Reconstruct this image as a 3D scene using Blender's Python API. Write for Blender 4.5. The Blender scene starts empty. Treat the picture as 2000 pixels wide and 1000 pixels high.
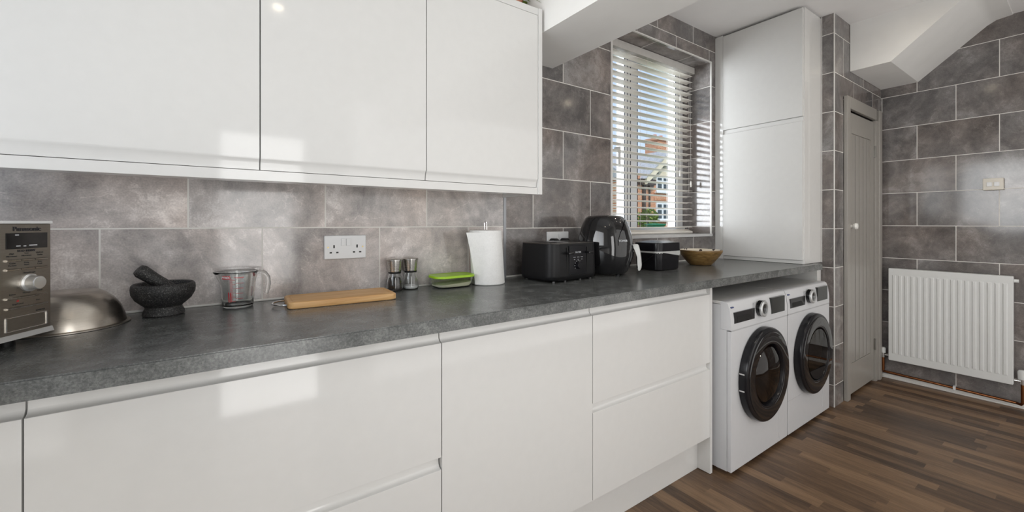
import bpy, bmesh, math, random
from mathutils import Vector, Matrix
R = math.radians
random.seed(7)
sc = bpy.context.scene
C = sc.collection

# ------------------------------------------------------------------ camera, world, lights, exposure
cam_d = bpy.data.cameras.new('camera'); cam = bpy.data.objects.new('camera', cam_d); C.objects.link(cam)
cam_d.sensor_width = 36.0; cam_d.sensor_fit = 'HORIZONTAL'; cam_d.lens = 36.0 * 813.8 / 2000.0
cam_d.shift_y = -(500.0 - 435.5) / 2000.0
cam_d.clip_start = 0.02; cam_d.clip_end = 300
cam.location = (0, -1.6, 1.187); cam.rotation_euler = (R(90), 0, R(-35.118))
sc.camera = cam
sc.view_settings.view_transform = 'Standard'; sc.view_settings.look = 'None'
sc.view_settings.gamma = 1.0; sc.view_settings.use_curve_mapping = False
sc.view_settings.exposure = 0.14

world = bpy.data.worlds.new('world'); sc.world = world; world.use_nodes = True
wn = world.node_tree.nodes; wl = world.node_tree.links; wn.clear()
wo = wn.new('ShaderNodeOutputWorld'); bg = wn.new('ShaderNodeBackground')
tc = wn.new('ShaderNodeTexCoord'); sp = wn.new('ShaderNodeSeparateXYZ'); cr = wn.new('ShaderNodeValToRGB')
wl.new(tc.outputs['Generated'], sp.inputs[0]); wl.new(sp.outputs['Z'], cr.inputs[0])
cr.color_ramp.elements[0].position = 0.0; cr.color_ramp.elements[0].color = (0.66, 0.80, 0.96, 1)
cr.color_ramp.elements[1].position = 0.7; cr.color_ramp.elements[1].color = (0.42, 0.62, 0.95, 1)
wl.new(cr.outputs[0], bg.inputs[0]); bg.inputs[1].default_value = 1.0; wl.new(bg.outputs[0], wo.inputs[0])

def lamp(name, kind, loc, rot, energy, color=(1, 1, 1), **k):
    d = bpy.data.lights.new(name, kind); d.energy = energy; d.color = color
    for a, b in k.items(): setattr(d, a, b)
    o = bpy.data.objects.new(name, d); o.location = loc; o.rotation_euler = rot; C.objects.link(o); return o
lamp('sun', 'SUN', (0, -8, 9), (R(48), 0, R(-28)), 2.2, (1, 0.95, 0.86), angle=R(0.6))
# daylight entering by the sink window and the glazed back door behind the camera
lamp('daylight_sink_window', 'AREA', (-0.865, -1.0, 1.58), (R(90), 0, R(-90)), 7.5, (1, .995, .98), shape='RECTANGLE', size=1.3, size_y=1.0, spread=R(95))
lamp('daylight_back_door', 'AREA', (0.27, -2.45, .93), (R(90), 0, 0), 14, (1, .995, .98), shape='RECTANGLE', size=0.52, size_y=1.78)
lamp('added_fill_front', 'AREA', (2.45, -2.45, 1.12), (R(90), 0, 0), 21, (1, 0.99, 0.975), shape='RECTANGLE', size=3.1, size_y=2.1)  # fill lamp added to lift the right half of the room
lamp('added_fill_outside', 'AREA', (0.3, 2.2, 1.75), (R(87), 0, R(-127)), 190, (0.92, 0.96, 1), shape='RECTANGLE', size=1.8, size_y=1.8)  # lamp added outside to brighten the window recess and tall cabinet
DOWN = [(0.3, -1.9), (2.1, -0.95), (2.1, -1.75), (3.2, -1.0), (3.2, -1.8), (-0.5, -1.6)]
for (x, y) in DOWN:
    lamp('downlight_beam', 'SPOT', (x, y, 2.525), (0, 0, 0), 4.5 if x > 1 else 1.0, (1, 0.94, 0.86), shadow_soft_size=0.06, spot_size=R(150), spot_blend=1.0)

# ------------------------------------------------------------------ materials
def newmat(name):
    m = bpy.data.materials.new(name); m.use_nodes = True
    nt = m.node_tree; b = nt.nodes['Principled BSDF']; return m, nt, b
def N(nt, t, **k):
    n = nt.nodes.new(t)
    for a, v in k.items(): setattr(n, a, v)
    return n
def math_(nt, op, a, b=None, c=None):
    n = N(nt, 'ShaderNodeMath', operation=op)
    for i, v in enumerate((a, b, c)):
        if v is None: continue
        if isinstance(v, (int, float)): n.inputs[i].default_value = v
        else: nt.links.new(v, n.inputs[i])
    return n.outputs[0]
def mixc(nt, f, a, b, blend='MIX'):
    n = N(nt, 'ShaderNodeMix', data_type='RGBA', blend_type=blend)
    for i, v in ((0, f), (6, a), (7, b)):
        if isinstance(v, (int, float)): n.inputs[i].default_value = v
        elif isinstance(v, tuple): n.inputs[i].default_value = v if len(v) == 4 else v + (1,)
        else: nt.links.new(v, n.inputs[i])
    return n.outputs[2]
def noise(nt, vec, scale, detail=4, rough=0.5, dist=0.0):
    n = N(nt, 'ShaderNodeTexNoise'); n.inputs['Scale'].default_value = scale; n.inputs['Detail'].default_value = detail
    n.inputs['Roughness'].default_value = rough; n.inputs['Distortion'].default_value = dist
    if vec is not None: nt.links.new(vec, n.inputs['Vector'])
    return n.outputs[0]
def ramp(nt, fac, stops):
    n = N(nt, 'ShaderNodeValToRGB'); e = n.color_ramp.elements
    e[0].position, e[0].color = stops[0][0], tuple(stops[0][1]) + (1,)
    e[1].position, e[1].color = stops[-1][0], tuple(stops[-1][1]) + (1,)
    for p, c in stops[1:-1]:
        x = e.new(p); x.color = tuple(c) + (1,)
    nt.links.new(fac, n.inputs[0]); return n.outputs[0]
def bump(nt, b, h, strength, dist=0.001):
    n = N(nt, 'ShaderNodeBump'); n.inputs['Strength'].default_value = strength; n.inputs['Distance'].default_value = dist
    nt.links.new(h, n.inputs['Height']); nt.links.new(n.outputs[0], b.inputs['Normal'])
def plain(name, col, rough=0.4, metal=0.0, var=0.04, vscale=30, coat=0.0, trans=0.0, ior=1.45, bumpv=0.0, spec=0.5):
    m, nt, b = newmat(name)
    t = N(nt, 'ShaderNodeTexCoord').outputs['Object']
    n = noise(nt, t, vscale, 3)
    c1 = tuple(max(0, c * (1 - var)) for c in col); c2 = tuple(min(1, c * (1 + var)) for c in col)
    nt.links.new(ramp(nt, n, [(0.3, c1), (0.7, c2)]), b.inputs['Base Color'])
    b.inputs['Roughness'].default_value = rough; b.inputs['Metallic'].default_value = metal
    b.inputs['Coat Weight'].default_value = coat; b.inputs['Coat Roughness'].default_value = 0.03
    b.inputs['Transmission Weight'].default_value = trans; b.inputs['IOR'].default_value = ior
    b.inputs['Specular IOR Level'].default_value = spec
    if bumpv: bump(nt, b, n, bumpv)
    return m
def speck(name, lo, mid, hi, scale, rough, big=6, bumpv=0.0, pos=(0.35, 0.5, 0.68), coat=0.0):
    m, nt, b = newmat(name)
    t = N(nt, 'ShaderNodeTexCoord').outputs['Object']
    a = noise(nt, t, scale, 6, 0.7); c = noise(nt, t, big, 5, 0.6, 0.6)
    f = math_(nt, 'ADD', math_(nt, 'MULTIPLY', a, 0.6), math_(nt, 'MULTIPLY', c, 0.4))
    nt.links.new(ramp(nt, f, [(pos[0], lo), (pos[1], mid), (pos[2], hi)]), b.inputs['Base Color'])
    b.inputs['Roughness'].default_value = rough; b.inputs['Coat Weight'].default_value = coat
    if bumpv: bump(nt, b, a, bumpv, 0.002)
    return m
def brushed(name, col, rough=0.28, axis=(1, 1, 40)):
    m, nt, b = newmat(name)
    t = N(nt, 'ShaderNodeTexCoord').outputs['Object']
    mp = N(nt, 'ShaderNodeMapping'); mp.inputs['Scale'].default_value = axis; nt.links.new(t, mp.inputs[0])
    n = noise(nt, mp.outputs[0], 25, 6, 0.7)
    nt.links.new(ramp(nt, n, [(0.3, tuple(c * 0.85 for c in col)), (0.7, tuple(min(1, c * 1.1) for c in col))]), b.inputs['Base Color'])
    b.inputs['Metallic'].default_value = 1; 
    nt.links.new(math_(nt, 'MULTIPLY_ADD', n, 0.2, rough - 0.1), b.inputs['Roughness'])
    bump(nt, b, n, 0.06, 0.0005)
    return m
def tile_mat(name, offx, offy, z0, bw, rh, lit_tone=1.0):  # last argument puts each wall's light level into the stone colour
    m, nt, b = newmat(name); L = nt.links
    tco = N(nt, 'ShaderNodeTexCoord').outputs['Object']
    s = N(nt, 'ShaderNodeSeparateXYZ'); L.new(tco, s.inputs[0])
    g = N(nt, 'ShaderNodeNewGeometry'); gn = N(nt, 'ShaderNodeSeparateXYZ'); L.new(g.outputs['True Normal'], gn.inputs[0])
    ax = math_(nt, 'GREATER_THAN', math_(nt, 'ABSOLUTE', gn.outputs[0]), 0.6)
    az = math_(nt, 'GREATER_THAN', math_(nt, 'ABSOLUTE', gn.outputs[2]), 0.6)
    hx = math_(nt, 'SUBTRACT', s.outputs[0], offx); hy = math_(nt, 'SUBTRACT', s.outputs[1], offy)
    h = math_(nt, 'ADD', math_(nt, 'MULTIPLY', hx, math_(nt, 'SUBTRACT', 1, ax)), math_(nt, 'MULTIPLY', hy, ax))
    zz = math_(nt, 'SUBTRACT', s.outputs[2], z0)
    v = math_(nt, 'ADD', math_(nt, 'MULTIPLY', zz, math_(nt, 'SUBTRACT', 1, az)), math_(nt, 'MULTIPLY', math_(nt, 'ADD', s.outputs[1], 0.07), az))
    cb = N(nt, 'ShaderNodeCombineXYZ'); L.new(h, cb.inputs[0]); L.new(v, cb.inputs[1])
    br = N(nt, 'ShaderNodeTexBrick'); L.new(cb.outputs[0], br.inputs['Vector'])
    br.offset = 0.5; br.offset_frequency = 2; br.squash = 1
    br.inputs['Color1'].default_value = (0, 0, 0, 1); br.inputs['Color2'].default_value = (1, 1, 1, 1)
    for k_, v_ in (('Scale', 1), ('Mortar Size', 0.0022), ('Mortar Smooth', 0.15), ('Bias', 0), ('Brick Width', bw), ('Row Height', rh)):
        br.inputs[k_].default_value = v_
    # each tile takes its own piece of the stone print
    rnd = math_(nt, 'MULTIPLY', br.outputs['Color'], 37.0)
    off = N(nt, 'ShaderNodeCombineXYZ'); L.new(rnd, off.inputs[0]); L.new(rnd, off.inputs[2])
    va = N(nt, 'ShaderNodeVectorMath', operation='ADD'); L.new(tco, va.inputs[0]); L.new(off.outputs[0], va.inputs[1])
    P = va.outputs[0]
    n1 = noise(nt, P, 3.2, 9, 0.62, 0.9); n2 = noise(nt, P, 14, 8, 0.7, 0.4); n3 = noise(nt, P, 220, 3, 0.6)
    f = math_(nt, 'ADD', math_(nt, 'ADD', math_(nt, 'MULTIPLY', n1, 0.55), math_(nt, 'MULTIPLY', n2, 0.3)), math_(nt, 'MULTIPLY', n3, 0.15))
    T = lambda r, gg, bb: (r * lit_tone, gg * lit_tone, bb * lit_tone)
    base = ramp(nt, f, [(0.38, T(.135, .124, .120)), (0.47, T(.22, .20, .19)), (0.53, T(.29, .262, .248)), (0.62, T(.46, .43, .41))])
    warm = ramp(nt, noise(nt, P, 2.1, 3, 0.5), [(0.4, (0.95, 0.985, 1.02)), (0.65, (1.03, 0.98, 0.955))])
    base = mixc(nt, 1.0, base, warm, 'MULTIPLY')
    vn = noise(nt, P, 2.6, 7, 0.6, 1.6)
    vein = math_(nt, 'LESS_THAN', math_(nt, 'ABSOLUTE', math_(nt, 'SUBTRACT', vn, 0.5)), 0.006)
    vein = math_(nt, 'MULTIPLY', vein, math_(nt, 'GREATER_THAN', n2, 0.49))
    base = mixc(nt, math_(nt, 'MULTIPLY', vein, 0.14), base, T(.62, .58, .55))
    col = mixc(nt, br.outputs['Fac'], base, (.78, .76, .72, 1))
    L.new(col, b.inputs['Base Color'])
    rg = math_(nt, 'MULTIPLY_ADD', br.outputs['Fac'], 0.5, 0.10); L.new(rg, b.inputs['Roughness'])
    hh = math_(nt, 'ADD', math_(nt, 'MULTIPLY', math_(nt, 'SUBTRACT', 1, br.outputs['Fac']), 1.0), math_(nt, 'MULTIPLY', noise(nt, P, 40, 3, 0.6), 0.12))
    bump(nt, b, hh, 0.35, 0.001)
    return m
def wood_floor(name):
    m, nt, b = newmat(name); L = nt.links
    t = N(nt, 'ShaderNodeTexCoord').outputs['Object']
    s = N(nt, 'ShaderNodeSeparateXYZ'); L.new(t, s.inputs[0])
    row = math_(nt, 'FLOOR', math_(nt, 'DIVIDE', s.outputs[0], 0.062))
    w1 = N(nt, 'ShaderNodeTexWhiteNoise', noise_dimensions='1D'); L.new(row, w1.inputs['W'])
    yy = math_(nt, 'ADD', s.outputs[1], math_(nt, 'MULTIPLY', w1.outputs[0], 3.0))
    br = math_(nt, 'FLOOR', math_(nt, 'DIVIDE', yy, 0.52))
    cv = N(nt, 'ShaderNodeCombineXYZ'); L.new(row, cv.inputs[0]); L.new(br, cv.inputs[1])
    w2 = N(nt, 'ShaderNodeTexWhiteNoise', noise_dimensions='2D'); L.new(cv.outputs[0], w2.inputs['Vector'])
    mp = N(nt, 'ShaderNodeMapping'); mp.inputs['Scale'].default_value = (16, 1.3, 1); L.new(t, mp.inputs[0])
    va = N(nt, 'ShaderNodeVectorMath', operation='ADD'); L.new(mp.outputs[0], va.inputs[0])
    sc_ = N(nt, 'ShaderNodeVectorMath', operation='SCALE'); sc_.inputs['Scale'].default_value = 9; L.new(w2.outputs['Color'], sc_.inputs[0]); L.new(sc_.outputs[0], va.inputs[1])
    g1 = noise(nt, va.outputs[0], 2.2, 8, 0.62, 1.0); g2 = noise(nt, va.outputs[0], 9, 6, 0.7, 0.3)
    f = math_(nt, 'ADD', math_(nt, 'ADD', math_(nt, 'MULTIPLY', g1, 0.45), math_(nt, 'MULTIPLY', g2, 0.3)), math_(nt, 'MULTIPLY', w2.outputs[0], 0.27))
    c = ramp(nt, f, [(0.33, (.055, .032, .019)), (0.47, (.118, .070, .040)), (0.6, (.200, .122, .068)), (0.78, (.31, .195, .11))])
    L.new(c, b.inputs['Base Color']); b.inputs['Roughness'].default_value = 0.42
    bump(nt, b, g2, 0.12, 0.001)
    return m

WHITE = plain('gloss_white', (.72, .715, .70), 0.07, var=0.01, coat=0.0)
CARC = plain('carcass_white', (.66, .66, .65), 0.35, var=0.01)
PAINT = plain('wall_paint', (.86, .855, .835), 0.75, var=0.02, vscale=8, bumpv=0.05)
CEIL = plain('ceiling_paint', (.91, .90, .895), 0.85, var=0.015, vscale=6)
DOORP = plain('door_paint', (.36, .34, .31), 0.32, var=0.02)
UPVC = plain('upvc_white', (.82, .83, .84), 0.25, var=0.01)
GASKET = plain('gasket', (.03, .035, .05), 0.6)
SLAT = plain('blind_slat', (.90, .86, .80), 0.4, var=0.02)
TRIM = plain('tile_trim', (.33, .34, .36), 0.4, metal=0.5, var=0.03)
TRIMW = plain('tile_trim_white', (.75, .74, .71), 0.3, var=0.02)
TL = tile_mat('stone_tile_left_lit', 0.117, 0.1, 0.671, 0.387, 0.25, 2.1)  # same stone, lightened to hold the window light on this wall
TRt = tile_mat('stone_tile_right_dim', 1.274, 0.4, 0.9095, 0.4, 0.2525, 0.82)  # same stone, darkened to hold the weaker light here
TE = tile_mat('stone_tile_end_dim', 3.4, -0.807, 0.920, 0.396, 0.246, 0.76)  # same stone, dimmer light of the end wall in its colour
TP = tile_mat('stone_tile_pillar_dim', 3.4, -0.9, 0.8975, 0.4, 0.2525, 0.72)  # same stone, dimmer light round the pillar in its colour
FLOOR = wood_floor('wood_floor')
WORK = speck('worktop_laminate', (.062, .065, .064), (.118, .122, .119), (.215, .222, .215), 240, 0.24, 16, 0.05, (0.38, 0.5, 0.64))
STEEL = brushed('brushed_steel', (.55, .53, .50), 0.26)
STEELP = brushed('steel_panel', (.36, .33, .29), 0.34, (1, 1, 40))
CHROME = plain('chrome', (.8, .8, .8), 0.12, metal=1, var=0.02)
SILVER = plain('silver_plastic', (.62, .63, .63), 0.3, metal=0.6, var=0.02)
BLACKG = plain('black_gloss', (.010, .010, .011), 0.06, coat=0.5)
BLACKM = plain('black_matt', (.010, .010, .011), 0.42, var=0.1, vscale=60, spec=0.3)
BLACKS = plain('black_satin', (.010, .010, .012), 0.2, var=0.08, spec=0.35)
DARK = plain('dark_void', (.004, .004, .004), 0.5)
GRANITE = speck('granite', (.004, .004, .005), (.022, .022, .023), (.38, .37, .35), 700, 0.5, 330, 0.4, (0.42, 0.53, 0.68))
BAMBOO = None
def wood(name, lo, mid, hi, scale=(2, 25, 25), rough=0.45):
    m, nt, b = newmat(name)
    t = N(nt, 'ShaderNodeTexCoord').outputs['Object']
    mp = N(nt, 'ShaderNodeMapping'); mp.inputs['Scale'].default_value = scale; nt.links.new(t, mp.inputs[0])
    n = noise(nt, mp.outputs[0], 3, 7, 0.6, 0.8)
    nt.links.new(ramp(nt, n, [(0.3, lo), (0.5, mid), (0.7, hi)]), b.inputs['Base Color'])
    b.inputs['Roughness'].default_value = rough; return m
BAMBOO = wood('bamboo', (.56, .29, .10), (.70, .41, .17), (.80, .53, .26))
BOWLW = wood('mango_wood', (.10, .055, .018), (.22, .13, .045), (.34, .22, .085), (6, 6, 30), 0.35)
LIME = plain('lime_plastic', (.36, .62, .02), 0.3, var=0.03)
PAPER = speck('paper_towel', (.80, .80, .79), (.86, .86, .85), (.90, .90, .89), 160, 0.9, 30, 0.3)
SOCKET = plain('socket_white', (.80, .81, .82), 0.3, var=0.01)
RED = plain('red_print', (.70, .02, .03), 0.5)
BRASS = plain('brass_screw', (.5, .4, .2), 0.3, metal=1)
WASH = plain('appliance_white', (.64, .645, .66), 0.28, var=0.01)
RAD = plain('radiator_enamel', (.76, .77, .76), 0.3, var=0.01)
COPPER = plain('copper_pipe', (.30, .12, .05), 0.3, metal=1, var=0.15, vscale=20)
TERRA = plain('terracotta', (.52, .22, .15), 0.8)
LEAF = plain('leaf_green', (.20, .30, .05), 0.5, var=0.4, vscale=40)
BAG = plain('liner_film', (.75, .76, .74), 0.25, var=0.05, trans=0.35)
PRINT = plain('dark_print', (.03, .03, .035), 0.5)
PRINTW = plain('pale_print', (.55, .56, .58), 0.5)
def glassmat(name, col=(1, 1, 1), rough=0.0, ior=1.45):
    m, nt, b = newmat(name); b.inputs['Base Color'].default_value = col + (1,)
    b.inputs['Transmission Weight'].default_value = 1; b.inputs['Roughness'].default_value = rough; b.inputs['IOR'].default_value = ior
    n = noise(nt, None, 3, 1); bump(nt, b, n, 0.01); return m
GLASS = glassmat('clear_glass', (.97, .985, .98))
TUB = glassmat('food_tub_plastic', (.93, .96, .86), 0.12, 1.3)
def panemat(name, tint=(1, 1, 1)):
    m, nt, b = newmat(name); nt.nodes.remove(b)
    tr = N(nt, 'ShaderNodeBsdfTransparent'); tr.inputs[0].default_value = tint + (1,)
    gl = N(nt, 'ShaderNodeBsdfGlossy'); gl.inputs['Roughness'].default_value = 0.01
    lw = N(nt, 'ShaderNodeFresnel'); lw.inputs[0].default_value = 1.45
    mx = N(nt, 'ShaderNodeMixShader'); g_ = N(nt, 'ShaderNodeNewGeometry'); nt.links.new(math_(nt, 'MULTIPLY', lw.outputs[0], math_(nt, 'SUBTRACT', 1, g_.outputs['Backfacing'])), mx.inputs[0]); nt.links.new(tr.outputs[0], mx.inputs[1]); nt.links.new(gl.outputs[0], mx.inputs[2])
    nt.links.new(mx.outputs[0], nt.nodes['Material Output'].inputs[0]); return m
PANE = panemat('window_pane'); SMOKE = panemat('smoked_pane', (.42, .40, .38))
# outside
def brick_mat():
    m, nt, b = newmat('red_brick'); L = nt.links
    t = N(nt, 'ShaderNodeTexCoord').outputs['Object']; s = N(nt, 'ShaderNodeSeparateXYZ'); L.new(t, s.inputs[0])
    cb = N(nt, 'ShaderNodeCombineXYZ'); L.new(s.outputs[0], cb.inputs[0]); L.new(s.outputs[2], cb.inputs[1])
    br = N(nt, 'ShaderNodeTexBrick'); L.new(cb.outputs[0], br.inputs['Vector'])
    br.inputs['Color1'].default_value = (.50, .17, .07, 1); br.inputs['Color2'].default_value = (.62, .26, .12, 1); br.inputs['Mortar'].default_value = (.62, .50, .38, 1)
    for k_, v_ in (('Scale', 1), ('Mortar Size', 0.008), ('Brick Width', 0.225), ('Row Height', 0.078)): br.inputs[k_].default_value = v_
    L.new(br.outputs[0], b.inputs['Base Color']); b.inputs['Roughness'].default_value = 0.85; return m
BRICK = brick_mat()
CREAM = plain('cream_board', (.80, .70, .52), 0.6); TIMB = plain('dark_timber', (.07, .05, .045), 0.7)
ROOF = speck('slate_roof', (.34, .33, .33), (.46, .45, .45), (.58, .57, .56), 8, 0.8)
HGLASS = plain('house_glass', (.04, .06, .07), 0.08)
GREENP = plain('green_plastic', (.02, .22, .12), 0.4); PIPE = plain('brown_pipe', (.05, .03, .02), 0.5)
FOL = speck('shrub_leaves', (.05, .10, .01), (.20, .30, .03), (.55, .60, .12), 60, 0.7, 20)
GRASS = speck('lawn', (.05, .10, .02), (.09, .16, .03), (.14, .20, .05), 30, 0.9)

# ------------------------------------------------------------------ mesh helpers
MATX = {}
def tagp(o, label=None, cat=None, group=None, kind=None):
    if label: o['label'] = label
    if cat: o['category'] = cat
    if group: o['group'] = group
    if kind: o['kind'] = kind
    return o
def root(name, label, cat, loc=(0, 0, 0), rz=0.0, group=None):
    o = bpy.data.objects.new(name, None); C.objects.link(o); o.empty_display_size = 0.05
    o.location = loc; o.rotation_euler = (0, 0, rz)
    MATX[o] = Matrix.Translation(loc) @ Matrix.Rotation(rz, 4, 'Z')
    return tagp(o, label, cat, group)
def finish(name, bm, mats, parent=None, local=False, smooth=True, ang=35):
    bmesh.ops.remove_doubles(bm, verts=bm.verts, dist=1e-6)
    bmesh.ops.recalc_face_normals(bm, faces=bm.faces)
    if parent is not None and not local: bm.transform(MATX[parent].inverted())
    if smooth:
        for f in bm.faces: f.smooth = True
        for e in bm.edges:
            if len(e.link_faces) != 2 or e.calc_face_angle(0) > R(ang): e.smooth = False
    me = bpy.data.meshes.new(name); bm.to_mesh(me); bm.free()
    for m in (mats if isinstance(mats, (list, tuple)) else [mats]): me.materials.append(m)
    o = bpy.data.objects.new(name, me); C.objects.link(o)
    if smooth:
        wn_ = o.modifiers.new('weighted_normal', 'WEIGHTED_NORMAL'); wn_.keep_sharp = True; wn_.weight = 90
    if parent is not None: o.parent = parent; MATX[o] = MATX[parent]
    return o
def BM(): return bmesh.new()
def box(bm, x0, x1, y0, y1, z0, z1, bev=0.0, seg=2, mi=0):
    r = bmesh.ops.create_cube(bm, size=1.0); vs = r['verts']
    for v in vs:
        v.co = Vector((x0 + (v.co.x + .5) * (x1 - x0), y0 + (v.co.y + .5) * (y1 - y0), z0 + (v.co.z + .5) * (z1 - z0)))
    fs = list({f for v in vs for f in v.link_faces})
    for f in fs: f.material_index = mi
    if bev > 0:
        es = list({e for v in vs for e in v.link_edges})
        r2 = bmesh.ops.bevel(bm, geom=es, offset=bev, segments=seg, affect='EDGES', profile=0.5)
        for f in r2['faces']: f.material_index = mi
    return bm
def prism(bm, poly, axis, a, b, mi=0):
    """extrude a 2D polygon along axis: x -> (y,z) polygon, y -> (x,z), z -> (x,y)"""
    def P(p, t):
        return {'x': (t, p[0], p[1]), 'y': (p[0], t, p[1]), 'z': (p[0], p[1], t)}[axis]
    v0 = [bm.verts.new(P(p, a)) for p in poly]; v1 = [bm.verts.new(P(p, b)) for p in poly]
    n = len(poly); fs = [bm.faces.new(v0), bm.faces.new(v1[::-1])]
    for i in range(n): fs.append(bm.faces.new((v0[i], v1[i], v1[(i + 1) % n], v0[(i + 1) % n])))
    for f in fs: f.material_index = mi
    return bm
def lathe(bm, prof, cx=0, cy=0, seg=48, mi=0, axis='z', squash=1.0):
    """prof: list of (r, z); closed at both ends when r is 0"""
    rings = []
    for r, z in prof:
        if r < 1e-6:
            rings.append([bm.verts.new((cx, cy, z))])
        else:
            rings.append([bm.verts.new((cx + r * math.cos(2 * math.pi * i / seg), cy + squash * r * math.sin(2 * math.pi * i / seg), z)) for i in range(seg)])
    for A, B in zip(rings, rings[1:]):
        for i in range(seg):
            j = (i + 1) % seg
            if len(A) == 1 and len(B) == 1: continue
            if len(A) == 1: f = bm.faces.new((A[0], B[j], B[i]))
            elif len(B) == 1: f = bm.faces.new((A[i], A[j], B[0]))
            else: f = bm.faces.new((A[i], A[j], B[j], B[i]))
            f.material_index = mi
    return bm
def tube(bm, pts, r, seg=10, mi=0, cap=True):
    pts = [Vector(p) for p in pts]; rings = []; up = None
    for i, p in enumerate(pts):
        d = (pts[min(i + 1, len(pts) - 1)] - pts[max(i - 1, 0)]).normalized()
        if up is None: up = Vector((0, 0, 1)) if abs(d.z) < 0.9 else Vector((1, 0, 0))
        s = d.cross(up).normalized(); u = s.cross(d).normalized(); up = u
        rr = r[i] if isinstance(r, (list, tuple)) else r
        rings.append([bm.verts.new(p + rr * (math.cos(2 * math.pi * k / seg) * s + math.sin(2 * math.pi * k / seg) * u)) for k in range(seg)])
    for A, B in zip(rings, rings[1:]):
        for k in range(seg):
            f = bm.faces.new((A[k], A[(k + 1) % seg], B[(k + 1) % seg], B[k])); f.material_index = mi
    if cap:
        bm.faces.new(rings[0][::-1]).material_index = mi; bm.faces.new(rings[-1]).material_index = mi
    return bm
def rrect(w, d, r, n=6, cx=0, cy=0):
    out = []
    for (sx, sy, a0) in ((1, 1, 0), (-1, 1, 90), (-1, -1, 180), (1, -1, 270)):
        for i in range(n + 1):
            a = R(a0 + 90 * i / n)
            out.append((cx + sx * (w / 2 - r) + r * math.cos(a), cy + sy * (d / 2 - r) + r * math.sin(a)))
    return out
def loft(bm, rings, mi=0, cap0=True, cap1=True):
    V = [[bm.verts.new(p) for p in rg] for rg in rings]; n = len(V[0])
    for A, B in zip(V, V[1:]):
        for i in range(n):
            bm.faces.new((A[i], A[(i + 1) % n], B[(i + 1) % n], B[i])).material_index = mi
    if cap0: bm.faces.new(V[0][::-1]).material_index = mi
    if cap1: bm.faces.new(V[-1]).material_index = mi
    return bm
def cyl(bm, p0, p1, r, seg=24, mi=0): return tube(bm, [p0, p1], r, seg, mi)
def text_bm(s, size, depth=0.0003, bold=0.0):
    cu = bpy.data.curves.new('t', 'FONT'); cu.body = s; cu.size = size; cu.align_x = 'CENTER'; cu.align_y = 'CENTER'
    cu.extrude = depth; cu.offset = bold
    o = bpy.data.objects.new('t', cu); C.objects.link(o)
    dg = bpy.context.evaluated_depsgraph_get(); me = bpy.data.meshes.new_from_object(o.evaluated_get(dg))
    bm = bmesh.new(); bm.from_mesh(me); bpy.data.objects.remove(o); bpy.data.curves.remove(cu); bpy.data.meshes.remove(me)
    return bm
def text(name, s, size, M, mat, parent, local=False, bold=0.0, depth=0.0003):
    bm = text_bm(s, size, depth, bold); bm.transform(M)
    return finish(name, bm, mat, parent, local, smooth=False)
def face_y(x, y, z, sx=1.0): # lettering standing up, facing -y
    return Matrix.Translation((x, y, z)) @ Matrix.Rotation(R(90), 4, 'X') @ Matrix.Diagonal((sx, 1, 1, 1))
def struct(name, bm, mats, label=None, **k):
    o = finish(name, bm, mats, **k); o['kind'] = 'structure'
    if label: o['label'] = label
    return o

# ------------------------------------------------------------------ the room
XL, XE, YF, ZC = -0.88, 4.2, -2.46, 2.54
b = BM(); box(b, XL - .1, XE + .1, YF - .12, 0.1, -0.06, 0); struct('floor', b, FLOOR)
b = BM(); box(b, XL - .1, XE + .1, YF - .12, 0.1, ZC, ZC + .08); struct('ceiling', b, CEIL)
# back wall: the left part stands 30 mm proud of the right part
b = BM(); box(b, XL, 1.087, 0, 0.16, 0, 2.2); struct('wall_back', b, TL)
WX0, WX1, WZ0, WZ1 = 1.848, 2.894, 1.108, 2.34
b = BM()
box(b, 1.087, WX0, 0.03, 0.33, 0, ZC); box(b, WX1, XE, 0.03, 0.33, 0, ZC)
box(b, WX0, WX1, 0.03, 0.33, 0, WZ0); box(b, WX0, WX1, 0.03, 0.33, WZ1, ZC)
struct('wall_back_right', b, TRt)
b = BM(); box(b, XL, 1.087, 0.0, 0.16, 2.2, ZC); struct('wall_back_upper', b, PAINT)
b = BM(); box(b, XE, XE + .12, YF - .12, 0.03, 0, ZC); struct('wall_right', b, TE)
# left wall with the sink window
b = BM()
box(b, XL - .12, XL, YF - .1, 0.16, 0, 1.05); box(b, XL - .12, XL, YF - .1, 0.16, 2.12, ZC)
box(b, XL - .12, XL, YF - .1, -1.68, 1.05, 2.12); box(b, XL - .12, XL, -0.32, 0.16, 1.05, 2.12)
struct('wall_left', b, PAINT)
# front wall (behind the camera): glazed door and a wide opening added for the fill lamp
b = BM()
box(b, XL, -0.03, YF - .12, YF, 0, ZC); box(b, 0.57, 1.0, YF - .12, YF, 0, ZC); box(b, 1.0, 4.1, YF - .12, YF, 2.17, ZC); box(b, 4.1, XE, YF - .12, YF, 0, ZC); box(b, -0.03, 0.57, YF - .12, YF, 2.05, ZC)
struct('wall_front', b, PAINT)
# pillar beside the tall cabinet and the tiled wall that holds the cupboard door
b = BM(); box(b, 3.24, 3.40, -0.6, 0.03, 0, ZC); box(b, 3.40, 4.16, -0.6, -0.48, 2.03, ZC); box(b, 4.16, XE, -0.6, -.48, 0, ZC)
struct('wall_pillar', b, TP)
b = BM(); box(b, 3.2375, 3.2435, -0.6025, -0.5965, 0, ZC, .001); box(b, 3.236, 3.241, -0.534, -0.529, .93, ZC - .001, .001)
struct('trim_pillar', b, TRIMW)
# stair soffit over the door end
b = BM(); prism(b, [(-.602, 2.22), (-.812, 2.222), (-1.15, 2.505), (-1.19, 2.527), (-1.26, 2.535), (-1.26, ZC), (-.602, ZC)], 'x', 3.52, XE)
struct('trim_stair_soffit', b, PAINT)
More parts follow.
